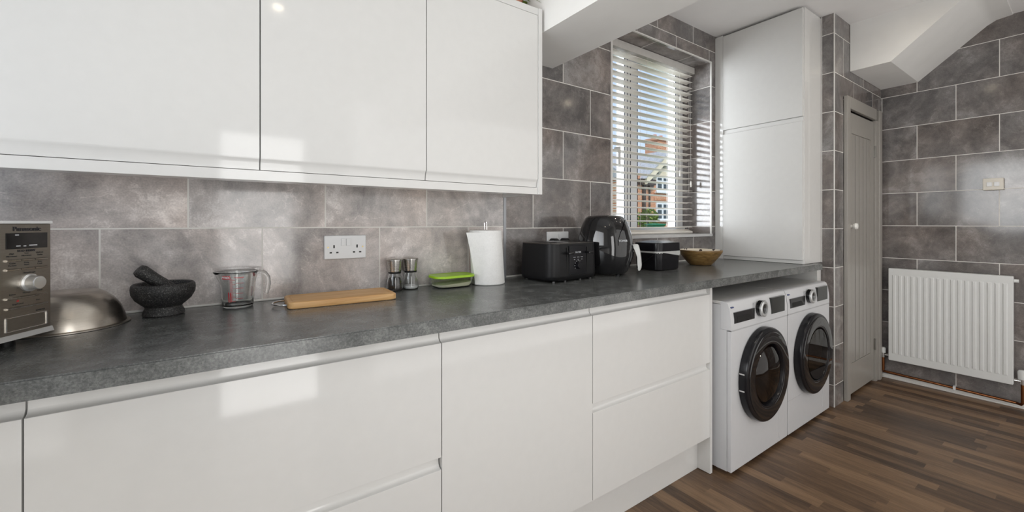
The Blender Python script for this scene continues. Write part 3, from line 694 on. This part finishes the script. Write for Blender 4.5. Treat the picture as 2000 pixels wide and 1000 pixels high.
# ------------------------------------------------------------------ measuring jug
jr = root('measuring_jug', 'clear glass measuring jug with red markings, beside the mortar', 'jug', (.048, -.062, zc))
b = BM()
prof = [(0, .0), (.038, .0), (.041, .004), (.0415, .012), (.0435, .04), (.047, .075), (.051, .100), (.0535, .106), (.0530, .1085), (.0500, .107), (.0475, .100), (.0435, .075), (.040, .04), (.038, .010), (.034, .006), (0, .005)]
lathe(b, prof, seg=64)
for v in b.verts:   # pouring lip on the far left
    if v.co.z > .085 and v.co.x < -.03: v.co.x -= (v.co.z - .085) * .45 * max(0, 1 - abs(v.co.y) / .03)
finish('body', b, GLASS, jr, local=True, ang=50)
b = BM()
hp = [(.046, -.004, .100), (.058, -.008, .1035), (.070, -.012, .100), (.078, -.0145, .086), (.0795, -.015, .066), (.0765, -.0145, .046), (.074, -.014, .036)]
tube(b, hp, [.006, .0065, .007, .0075, .0075, .007, .0055], 14); finish('handle', b, GLASS, jr, local=True)
def jug_mark(a0, a1, z, h, r=.0):
    # strip following the glass wall
    n_ = 6; vs = []
    rr_ = lambda zz: .0418 + max(0, (zz - .012)) * .108 + .0004
    for i in range(n_ + 1):
        a = R(a0 + (a1 - a0) * i / n_)
        vs.append((a, z))
    for i in range(n_):
        q = []
        for a, zz in ((vs[i][0], z), (vs[i + 1][0], z), (vs[i + 1][0], z + h), (vs[i][0], z + h)):
            q.append(bj.verts.new((rr_(zz) * math.cos(a), rr_(zz) * math.sin(a), zz)))
        bj.faces.new(q)
bj = BM()
for k in range(22): jug_mark(243, 252 + (8 if k % 4 == 0 else 0), .022 + k * .0032, .0008)
for k in range(5): jug_mark(262, 285, .030 + k * .0155, .0009)
jug_mark(256, 286, .094, .0012)
jug_mark(236, 239, .020, .030); jug_mark(243, 246, .020, .028)
jug_mark(218, 246, .089, .010)
for k in range(12): jug_mark(20, 32, .03 + k * .005, .0008)
jug_mark(18, 21, .025, .03); jug_mark(26, 29, .025, .03); jug_mark(5, 30, .088, .01)
ja = R(232); tx = text_bm('PYREX', .0085, .0003, .0003); tx.transform(Matrix.Translation((.0517 * math.cos(ja), .0517 * math.sin(ja), .094)) @ Matrix.Rotation(ja + R(90), 4, 'Z') @ Matrix.Rotation(R(90), 4, 'X')); finish('lettering', tx, SOCKET, jr, local=True, smooth=False)
tagp(finish('measuring_scale', bj, RED, jr, local=True), kind='stuff')

# ------------------------------------------------------------------ chopping board
cb_ = root('chopping_board', 'pale bamboo chopping board with a wire handle, lying on the worktop', 'chopping board', (.332, -.145, zc), R(-2.5))
b = BM()
W_, D_ = .325, .158
rings = []
for ins, z in ((.003, .0), (0, .003), (0, .018), (.003, .021)): rings.append([(x, y, z) for x, y in rrect(W_ - 2 * ins, D_ - 2 * ins, .018)])
rings.append([(x, y, .021) for x, y in rrect(W_ - .024, D_ - .024, .012)]); rings.append([(x, y, .019) for x, y in rrect(W_ - .029, D_ - .029, .010)])
rings.append([(x, y, .019) for x, y in rrect(W_ - .034, D_ - .034, .009)]); rings.append([(x, y, .021) for x, y in rrect(W_ - .039, D_ - .039, .008)])
loft(b, rings); finish('board', b, BAMBOO, cb_, local=True, ang=50)
b = BM(); tube(b, [(-.163 + .0, -.045, .009), (-.180, -.040, .009), (-.195, -.020, .009), (-.199, 0, .009), (-.195, .020, .009), (-.180, .040, .009), (-.163, .045, .009)], .0028, 10); finish('wire_handle', b, CHROME, cb_, local=True)

# ------------------------------------------------------------------ pepper and salt mills
def mill(x, y, nm, lab, fill_h, fill_mat, s=1.0):
    r_ = root(nm, lab, 'mill', (x, y, zc), 0, 'glass and steel mills')
    b = BM(); lathe(b, [(0, .0), (.027, .0), (.0305, .004), (.031, .012), (.0285, .035), (.0235, .055), (.0205, .066), (.0185, .066), (.0215, .054), (.0265, .034), (.029, .012), (.027, .005), (0, .004)], seg=40)
    finish('glass_jar', b, GLASS, r_, local=True, ang=50)
    b = BM(); prof = [(0, .0045), (.0268, .0055), (.0284, .012)]
    rf = lambda z: .0284 + (z - .012) * (-.0024 / .022) if z < .034 else .026 - (z - .034) * (.005 / .02)
    z = .02
    while z < fill_h: prof.append((rf(z) - .0003, z)); z += .008
    prof += [(rf(fill_h) - .0003, fill_h), (.012, fill_h + .003), (0, fill_h)]
    lathe(b, prof, seg=32); finish('contents', b, fill_mat, r_, local=True)
    b = BM(); lathe(b, [(0, .0655), (.0225, .0655), (.0240, .068), (.0240, .0715)], seg=40); lathe(b, [(.0240, .0715), (.0232, .0715), (.0232, .0655)], seg=40); finish('collar', b, BLACKM, r_, local=True)
    b = BM(); lathe(b, [(0, .0718), (.0235, .0718), (.0242, .076), (.0245, .0805), (.0250, .081), (.0285, .112), (.0285, .1135), (0, .1135)], seg=48); finish('grinder_head', b, STEEL, r_, local=True)
    b = BM(); lathe(b, [(0, .114), (.0285, .114), (.0305, .1155), (.0305, .1185), (.028, .121), (0, .1225)], seg=48); finish('cap', b, STEEL, r_, local=True)
    return r_
PEP = speck('peppercorns', (.006, .004, .003), (.03, .018, .013), (.30, .24, .20), 260, 0.6, 120, 0.8, (.4, .55, .72))
SALT = plain('salt', (.85, .86, .86), .7)
mill(.548, -.044, 'pepper_mill', 'pepper mill with dark peppercorns in its glass, left of the pair', .048, PEP)
mill(.6125, -.040, 'salt_mill', 'salt mill with white salt in its glass, right of the pair', .014, SALT)

# ------------------------------------------------------------------ food tub
ft = root('food_container', 'clear plastic food container with lime green lid, in front of the kitchen roll', 'container', (.768, -.085, zc), R(1))
b = BM()
rings = [[(x, y, z) for x, y in rrect(w, d, r)] for w, d, r, z in ((.135, .078, .028, 0), (.150, .092, .034, .004), (.158, .100, .036, .014), (.166, .106, .036, .042), (.163, .103, .035, .042), (.155, .097, .034, .015), (.146, .088, .031, .006), (.130, .074, .026, .003))]
loft(b, rings, cap0=True, cap1=True); finish('tub', b, TUB, ft, local=True, ang=50)
b = BM(); loft(b, [[(x, y, z + (x * .05 if z > .01 else 0)) for x, y in rrect(w, d, r)] for w, d, r, z in ((.129, .073, .025, .0035), (.145, .087, .03, .0065), (.153, .095, .033, .0155), (.155, .097, .033, .0185))]); finish('flour', b, plain('flour', (.86, .83, .74), .8), ft, local=True)
b = BM(); loft(b, [[(x, y, z) for x, y in rrect(w, d, r)] for w, d, r, z in ((.172, .112, .038, .040), (.178, .118, .040, .0415), (.178, .118, .040, .047), (.174, .114, .038, .050), (.160, .100, .034, .0505), (.154, .094, .032, .0485), (.12, .07, .02, .0495))]); finish('lid', b, LIME, ft, local=True, ang=50)

# ------------------------------------------------------------------ kitchen roll
kr = root('kitchen_roll', 'white kitchen roll with a loose sheet, next to the metal tile edge', 'kitchen roll', (.938, -.090, zc))
b = BM(); H_ = .226
n = 64; prof = [(.068, .001), (.0705, .004), (.0695, .10), (.068, H_ - .003), (.0665, H_), (.020, H_), (.020, .004), (.068, .001)]
lathe(b, prof, seg=n)
sh = Matrix.Identity(4); sh[0][2] = -.062   # the roll leans a little to the left
b.transform(sh); finish('paper_roll', b, PAPER, kr, local=True)
b = BM(); vs = []
for z, xl in ((.004, -.066), (.06, -.070), (.12, -.079), (.17, -.088), (H_ - .008, -.098)):
    row = []
    for t in (0, .35, .7, 1):
        x = (-.072) * (1 - t) * 0 + (xl - .010) * (1 - t) + (-.040) * t - .045 * z
        y = -.035 * (1 - t) * .6 - .057 * t
        row.append((x, y, z))
    vs.append(row)
V = [[b.verts.new(p) for p in r_] for r_ in vs]
for A, B in zip(V, V[1:]):
    for i in range(3): b.faces.new((A[i], A[i + 1], B[i + 1], B[i]))
bmesh.ops.solidify(b, geom=b.faces[:], thickness=.0006)
finish('loose_sheet', b, PAPER, kr, local=True)
kh = root('roll_holder', 'chrome wire roll holder poking out of the top of the kitchen roll', 'holder', (.938, -.090, zc))
b = BM()
tube(b, [(-.003, 0, .003), (-.019, 0, H_ + .02), (-.0195, 0, H_ + .032), (-.013, 0, H_ + .038), (-.008, 0, H_ + .032), (-.008, 0, H_ + .02), (.006, 0, .003)], .0016, 8)
finish('wire_loop', b, CHROME, kh, local=True)

# ------------------------------------------------------------------ toaster
to = root('toaster', 'black four-slice toaster in front of the socket, left of the air fryer', 'toaster', (1.284, -.148, zc), R(5))
b = BM()
def trings(spec): return [[(x, y, z) for x, y in rrect(w, d, r, 8)] for w, d, r, z in spec]
loft(b, trings([(.292, .205, .040, .008), (.306, .218, .045, .016), (.312, .226, .048, .030), (.306, .222, .046, .10), (.300, .216, .044, .1655)])); body = finish('body', b, BLACKM, to, local=True, ang=50)
b = BM(); loft(b, trings([(.300, .216, .044, .166), (.301, .217, .044, .1685), (.296, .212, .042, .1705), (.29, .206, .04, .1705)])); tp = finish('top_rim', b, plain('dark_steel', (.22, .21, .20), .25, metal=1), to, local=True)
for x in (-.105, -.062, .062, .105): b = BM(); box(b, x - .015, x + .015, -.075, .075, .170, .1712); finish('bread_slot', b, DARK, tp, local=True)
yf = -.1115
b = BM(); box(b, -.052, .060, yf - .0035, yf + .004, .030, .158, .002); cp_ = finish('control_plate', b, BLACKS, to, local=True)
for x_ in (-.063, .069): b = BM(); box(b, x_ - .003, x_ + .003, yf - .0025, yf + .01, .036, .150, .001); finish('lever_slot', b, DARK, to, local=True)
for x in (-.063, .069):
    b = BM(); box(b, x - .016, x + .016, yf - .028, yf - .006, .121, .131, .004, 3); box(b, x - .003, x + .003, yf - .008, yf + .004, .123, .129); finish('lever', b, BLACKG, to, local=True)
b = BM(); lathe(b, [(0, 0), (.016, 0), (.015, .013), (.013, .015), (0, .015)], seg=32); b.transform(Matrix.Translation((.004, yf - .003, .070)) @ Matrix.Rotation(R(90), 4, 'X')); finish('browning_dial', b, BLACKS, cp_, local=True)
b = BM()
for i in range(9):
    a = R(-30 + i * 30); box(b, .004 + .022 * math.cos(a) - .0012, .004 + .022 * math.cos(a) + .0012, yf - .0045, yf - .0034, .070 + .022 * math.sin(a) - .0012, .070 + .022 * math.sin(a) + .0012)
for x in (-.020, .004, .028): box(b, x - .007, x + .007, yf - .0045, yf - .0034, .106, .1075); box(b, x - .004, x + .004, yf - .0045, yf - .0034, .096, .0975)
finish('markings', b, PRINTW, cp_, local=True)
text('lettering', 'SALTER', .0105, face_y(.004, yf - .0038, .128, 1.1), PRINTW, cp_, local=True)
for x in (-.12, -.05, .05, .12):
    for y in (-.085, .085):
        b = BM(); cyl(b, (x, y, 0), (x, y, .012), .006, 12); finish('foot', b, plain('rubber_foot', (.12, .12, .12), .5), to, local=True)

# ------------------------------------------------------------------ air fryer
af = root('air_fryer', 'glossy black egg-shaped air fryer between the toaster and window sill', 'air fryer', (1.590, -.152, zc), R(-56))
b = BM()
spec = [(.196, .186, .008), (.220, .206, .016), (.248, .230, .05), (.268, .248, .095), (.272, .252, .140), (.262, .248, .180), (.240, .234, .225), (.212, .212, .262), (.192, .196, .280), (.168, .174, .290), (.120, .128, .2945), (.06, .06, .296)]
def sup(w, d, z, n=48, e=2.35):
    o_ = []
    for i in range(n):
        a = 2 * math.pi * i / n; c_, s_ = math.cos(a), math.sin(a)
        o_.append((w / 2 * math.copysign(abs(c_) ** (2 / e), c_), d / 2 * math.copysign(abs(s_) ** (2 / e), s_), z))
    return o_
loft(b, [sup(w, d, z) for w, d, z in spec]); finish('body', b, BLACKG, af, local=True, ang=60)
b = BM()
loft(b, [sup(w * 1.006, d * 1.006, z) for w, d, z in ((.246, .232, .060), (.2472, .233, .0615))]); finish('seam_ring', b, DARK, af, local=True)
# raised front shield, arched
b = BM(); rows = []
def bodyat(z):
    for (w0, d0, z0), (w1, d1, z1) in zip(spec, spec[1:]):
        if z0 <= z <= z1: t = (z - z0) / (z1 - z0); return w0 + (w1 - w0) * t, d0 + (d1 - d0) * t
    return spec[-1][:2]
def shield(a0f, z0, z1, nm, mat, off):
    b = BM(); rows = []; nz = 14
    for k in range(nz + 1):
        z = z0 + (z1 - z0) * k / nz; w, d = bodyat(z); half = a0f(k / nz); row = []
        for i in range(13):
            a = R(-half + 2 * half * i / 12); c_, s_ = math.cos(a), math.sin(a)
            row.append(b.verts.new(((w / 2 + off) * math.copysign(abs(c_) ** (2 / 2.35), c_), (d / 2 + off) * math.copysign(abs(s_) ** (2 / 2.35), s_), z)))
        rows.append(row)
    for A, B in zip(rows, rows[1:]):
        for i in range(12): b.faces.new((A[i], A[i + 1], B[i + 1], B[i]))
    bmesh.ops.solidify(b, geom=b.faces[:], thickness=.002)
    return finish(nm, b, mat, af, local=True, ang=50)
shield(lambda t: 58 - 46 * t ** 2.2, .150, .275, 'front_shield', BLACKG, .0035)
b = BM(); n_ = 20
w, d = bodyat(.135)
prism(b, [(.110, .055), (.126, .060), (.140, .100), (.140, .150), (.128, .158), (.110, .158)], 'y', -.030, .030)
bmesh.ops.bevel(b, geom=b.edges[:], offset=.006, segments=2, affect='EDGES'); finish('handle_mount', b, BLACKG, af, local=True)
b = BM()
hpz = [(.134, .150), (.152, .154), (.163, .150), (.170, .120), (.175, .085), (.178, .050), (.174, .030), (.166, .022), (.160, .030), (.162, .055), (.158, .090), (.152, .120), (.140, .138)]
prism(b, hpz, 'y', -.019, .019); bmesh.ops.bevel(b, geom=b.edges[:], offset=.003, segments=2, affect='EDGES'); finish('handle', b, plain('handle_silver', (.66, .66, .64), .3), af, local=True)
w, d = bodyat(.160)
tb = text_bm('TOWER', .014, .0004, .0003)
ta = R(-47); tb.transform(Matrix.Translation(((w / 2 + .0045) * math.cos(ta) ** (2 / 2.35), -(d / 2 + .0045) * abs(math.sin(ta)) ** (2 / 2.35), .172)) @ Matrix.Rotation(ta + R(90), 4, 'Z') @ Matrix.Rotation(R(90), 4, 'X')); finish('lettering', tb, PRINTW, af, local=True, smooth=False)
for x, y in ((.07, .06), (.07, -.06), (-.07, .06), (-.07, -.06)):
    b = BM(); cyl(b, (x, y, 0), (x, y, .012), .010, 12); finish('foot', b, BLACKM, af, local=True)

# ------------------------------------------------------------------ food waste caddy
fc = root('food_caddy', 'small black food caddy with a white liner edge, between air fryer and wooden bowl', 'caddy', (2.004, -.163, zc), 0)
b = BM(); loft(b, trings([(.196, .150, .03, .003), (.204, .158, .034, .008), (.212, .165, .036, .095)])); finish('bucket', b, BLACKS, fc, local=True, ang=50)
b = BM(); loft(b, trings([(.217, .170, .037, .104), (.219, .172, .037, .106), (.218, .171, .037, .146), (.212, .166, .036, .150), (.200, .154, .034, .1505), (.12, .09, .03, .158), (.04, .03, .01, .160)])); finish('lid', b, BLACKS, fc, local=True, ang=40)
b = BM(); rg = rrect(.219, .172, .037, 8); n_ = len(rg); up_ = []; lo = []
for i, (x, y) in enumerate(rg):
    dd = .006 + .006 * math.sin(i * 1.7) ** 2 + (.016 * max(0, min(1, (x + .01) / .08)) * max(0, 1 - (x / .105) ** 6) if y < -.05 else 0)
    up_.append((x, y, .1045)); lo.append((x * (1 + .02 * math.sin(i * 2.3)), y * (1 + .03 * abs(math.sin(i * 1.9))), .1045 - dd))
loft(b, [lo, up_], cap0=False, cap1=False); bmesh.ops.solidify(b, geom=b.faces[:], thickness=.0008); finish('liner_edge', b, BAG, fc, local=True)
b = BM(); tube(b, [(-.1095, -.050, .082), (-.113, -.02, .060), (-.114, .02, .035), (-.113, .05, .015)], .003, 8); lathe(b, [(0, 0), (.007, 0), (.007, .004), (0, .004)], seg=16); finish('carry_handle', b, BLACKM, fc, local=True)

# ------------------------------------------------------------------ wooden bowl
wb = root('wooden_bowl', 'round brown wooden bowl with a spotted pale inside, nearest the tall cabinet', 'bowl', (2.43, -.165, zc))
b = BM(); lathe(b, [(0, 0), (.058, 0), (.066, .004), (.090, .032), (.112, .060), (.1235, .080), (.1255, .086), (.1245, .092), (.121, .0925)], seg=72); finish('bowl', b, BOWLW, wb, local=True, ang=50)
def spots():
    m, nt, bs = newmat('spotted_enamel'); t = N(nt, 'ShaderNodeTexCoord').outputs['Object']
    v = N(nt, 'ShaderNodeTexVoronoi'); v.inputs['Scale'].default_value = 34; nt.links.new(t, v.inputs['Vector'])
    f = math_(nt, 'LESS_THAN', v.outputs['Distance'], 0.33)
    nt.links.new(mixc(nt, f, (.84, .76, .64, 1), (.03, .015, .01, 1)), bs.inputs['Base Color']); bs.inputs['Roughness'].default_value = .3; return m
b = BM(); lathe(b, [(.1208, .0927), (.1185, .0912), (.116, .080), (.103, .055), (.078, .026), (.05, .012), (0, .010)], seg=72); finish('lining', b, spots(), wb, local=True, ang=60)

# ------------------------------------------------------------------ potted plant on the cabinets
pt = root('potted_plant', 'terracotta pot with green leaves on top of the wall cabinets', 'plant', (1.018, -.15, 2.066))
b = BM(); lathe(b, [(0, 0), (.034, 0), (.046, .07), (.05, .07), (.051, .088), (.046, .088), (.044, .075), (0, .075)], seg=40); finish('pot', b, TERRA, pt, local=True)
b = BM(); random.seed(3)
for i in range(46):
    a = random.uniform(0, 6.28); l = random.uniform(.05, .12); dz = random.uniform(-.05, .05)
    p = Vector((.02 * math.cos(a), .02 * math.sin(a), .08)); d = Vector((math.cos(a) * .8, math.sin(a) * .8, dz * 8)).normalized(); s_ = d.cross(Vector((0, 0, 1))).normalized() * .009
    q = p + d * l
    if q.y > .13: continue
    q.z = max(q.z, .01); mid = p.lerp(q, .55) + Vector((0, 0, .02))
    vs_ = [b.verts.new(c_) for c_ in (p, mid + s_, q, mid - s_)]; b.faces.new(vs_)
bmesh.ops.solidify(b, geom=b.faces[:], thickness=.0008); finish('foliage', b, LEAF, pt, local=True)

# ------------------------------------------------------------------ ceiling downlights
dl0 = None
for i, (x, y) in enumerate(DOWN):
    if dl0 is None:
        dl0 = root('downlight', 'round recessed spotlight in the ceiling, out of the photo', 'ceiling light', (x, y, ZC), 0, 'recessed ceiling spotlights')
        b = BM(); lathe(b, [(.030, -.001), (.042, -.001), (.043, -.005), (.036, -.008), (.030, -.006), (.030, -.001)], seg=32); finish('bezel', b, CHROME, dl0, local=True)
        m_, nt_, bs_ = newmat('lamp_face'); bs_.inputs['Emission Color'].default_value = (1, .85, .62, 1); bs_.inputs['Emission Strength'].default_value = 30
        b = BM(); lathe(b, [(0, -.004), (.0295, -.004), (.0295, -.001), (0, -.001)], seg=32); finish('lamp', b, m_, dl0, local=True)
    else:
        r_ = dl0.copy(); C.objects.link(r_); r_.location = (x, y, ZC)
        for ch in [c for c in dl0.children]:
            c_ = ch.copy(); C.objects.link(c_); c_.parent = r_

# ------------------------------------------------------------------ outside
b = BM(); box(b, -10, 60, .34, 60, -.5, -.3); struct('ground', b, GRASS)
hs = root('brick_house', 'red brick house with timbered gable seen through the window', 'house', (22, 14, -.3))
b = BM(); box(b, 19.75, 27, 14, 22, -.3, 3.95); finish('brick_wall', b, BRICK, hs)
gx, gz = 22.37, 5.42; ex0, ez = 20.15, 3.80; ex1 = 2 * gx - ex0
b = BM(); prism(b, [(ex0 + .1, ez), (ex1 - .1, ez), (gx, gz - .08)], 'y', 13.97, 14.6); finish('gable_render', b, CREAM, hs)
b = BM()
for s, e in (((ex0, ez), (gx, gz)), ((gx, gz), (ex1, ez))):
    d = Vector((e[0] - s[0], e[1] - s[1])).normalized(); n_ = Vector((-d.y, d.x)) * .30
    prism(b, [s, e, (e[0] - n_.x * -1 * 0, e[1] - .34), (s[0] + .0, s[1] - .34)] if False else [s, e, (e[0], e[1] - .38), (s[0], s[1] - .38)], 'y', 13.55, 13.75)
finish('barge_board', b, CREAM, hs)
b = BM()
for k in range(1, 8):
    t = k / 8; zt = gz - .52 - (gz - ez) * (1 - t) if False else ez + (gz - ez) * t - .50
    x = ex0 + (gx - ex0) * t
    prism(b, [(x, zt), (x + .30, zt + .04), (x + .16, zt + .28), (x - .02, zt + .12)], 'y', 13.76, 13.96)
    prism(b, [(2 * gx - x, zt), (2 * gx - x - .30, zt + .04), (2 * gx - x - .16, zt + .28), (2 * gx - x + .02, zt + .12)], 'y', 13.76, 13.96)
prism(b, [(gx - .5, ez + .2), (gx + .5, ez + .2), (gx + .5, ez + .26), (gx - .5, ez + .26)], 'y', 13.9, 13.96)
finish('timbering', b, TIMB, hs)
b = BM()
prism(b, [(ex0 - .12, ez - .06), (gx, gz + .06), (ex1 + .12, ez - .06), (ex1 + .05, ez + .06), (gx, gz + .2), (ex0 - .05, ez + .06)], 'y', 13.5, 20); prism(b, [(14.4, 3.95), (18.5, 6.1), (22, 3.95)], 'x', 19.6, 27.2)
finish('roof', b, ROOF, hs)
ch = None
b = BM(); box(b, 23.75, 25.1, 15.4, 16.4, 4.6, 6.7); box(b, 23.65, 25.2, 15.3, 16.5, 6.7, 6.85); cm = finish('chimney', b, BRICK, hs)
for x in (24.1, 24.75):
    b = BM(); lathe(b, [(0, 6.85), (.16, 6.85), (.13, 7.15), (0, 7.15)], x, 15.9, 16); finish('chimney_pot', b, TERRA, cm)
def hwin(x0, x1, z0, z1, split):
    b = BM(); box(b, x0, x1, 13.93, 14.01, z0, z1); box(b, x0 - .08, x1 + .08, 13.85, 14.0, z0 - .1, z0); f_ = finish('window_frame', b, UPVC, hs)
    b = BM(); n_ = 3; w_ = (x1 - x0) / n_
    for k in range(n_):
        a0, a1 = x0 + k * w_ + .10, x0 + (k + 1) * w_ - .10
        box(b, a0, a1, 13.915, 13.93, z0 + .1, split - .05); box(b, a0, a1, 13.915, 13.93, split + .05, z1 - .1)
    finish('panes', b, HGLASS, f_)
hwin(21.58, 23.35, 3.10, 4.02, 3.72); hwin(21.58, 23.35, 1.36, 2.42, 2.03)
b = BM(); box(b, 21.4, 23.6, 13.94, 14, 2.55, 2.75); box(b, 21.4, 23.6, 13.94, 14, 2.95, 3.0); finish('string_course', b, BRICK, hs)
b = BM(); box(b, 20.28, 20.47, 13.85, 14, -.3, 3.6); cyl(b, (20.87, 13.9, -.3), (20.87, 13.9, 3.2), .05, 10); prism(b, [(20.75, 3.2), (20.99, 3.2), (21.1, 3.42), (20.64, 3.42)], 'y', 13.75, 14); box(b, 19.9, 21.2, 13.7, 14, 3.42, 3.75)
finish('drainpipes', b, PIPE, hs)
b = BM(); random.seed(5)
for i in range(420):
    v = Vector((random.gauss(0, 1), random.gauss(0, 1), random.gauss(0, 1))).normalized() * random.uniform(.55, 1)
    c_ = Vector((19.62 + v.x * .62, 13.1 + v.y * .6, 1.40 + v.z * .62)); s_ = .09
    u = Vector((random.uniform(-1, 1), random.uniform(-1, 1), random.uniform(-1, 1))).normalized(); w_ = u.cross(Vector((.3, .2, 1))).normalized()
    b.faces.new([b.verts.new(c_ + k) for k in (u * s_, w_ * s_, -u * s_, -w_ * s_)])
bu = root('garden_bush', 'leafy green bush in front of the brick house', 'bush', (19.6, 13.1, -.3))
finish('foliage', b, FOL, bu, smooth=False)
b = BM(); cyl(b, (19.62, 13.1, -.3), (19.62, 13.1, 1.3), .06, 8); finish('stem', b, PIPE, bu)
b = BM(); lathe(b, [(0, -.3), (.36, -.3), (.45, 1.0), (.54, 1.10), (.54, 1.14), (0, 1.17)], 18.5, 11.8, 20); tagp(finish('water_butt', b, GREENP), 'green plastic tub below the bush outside the window', 'tub')
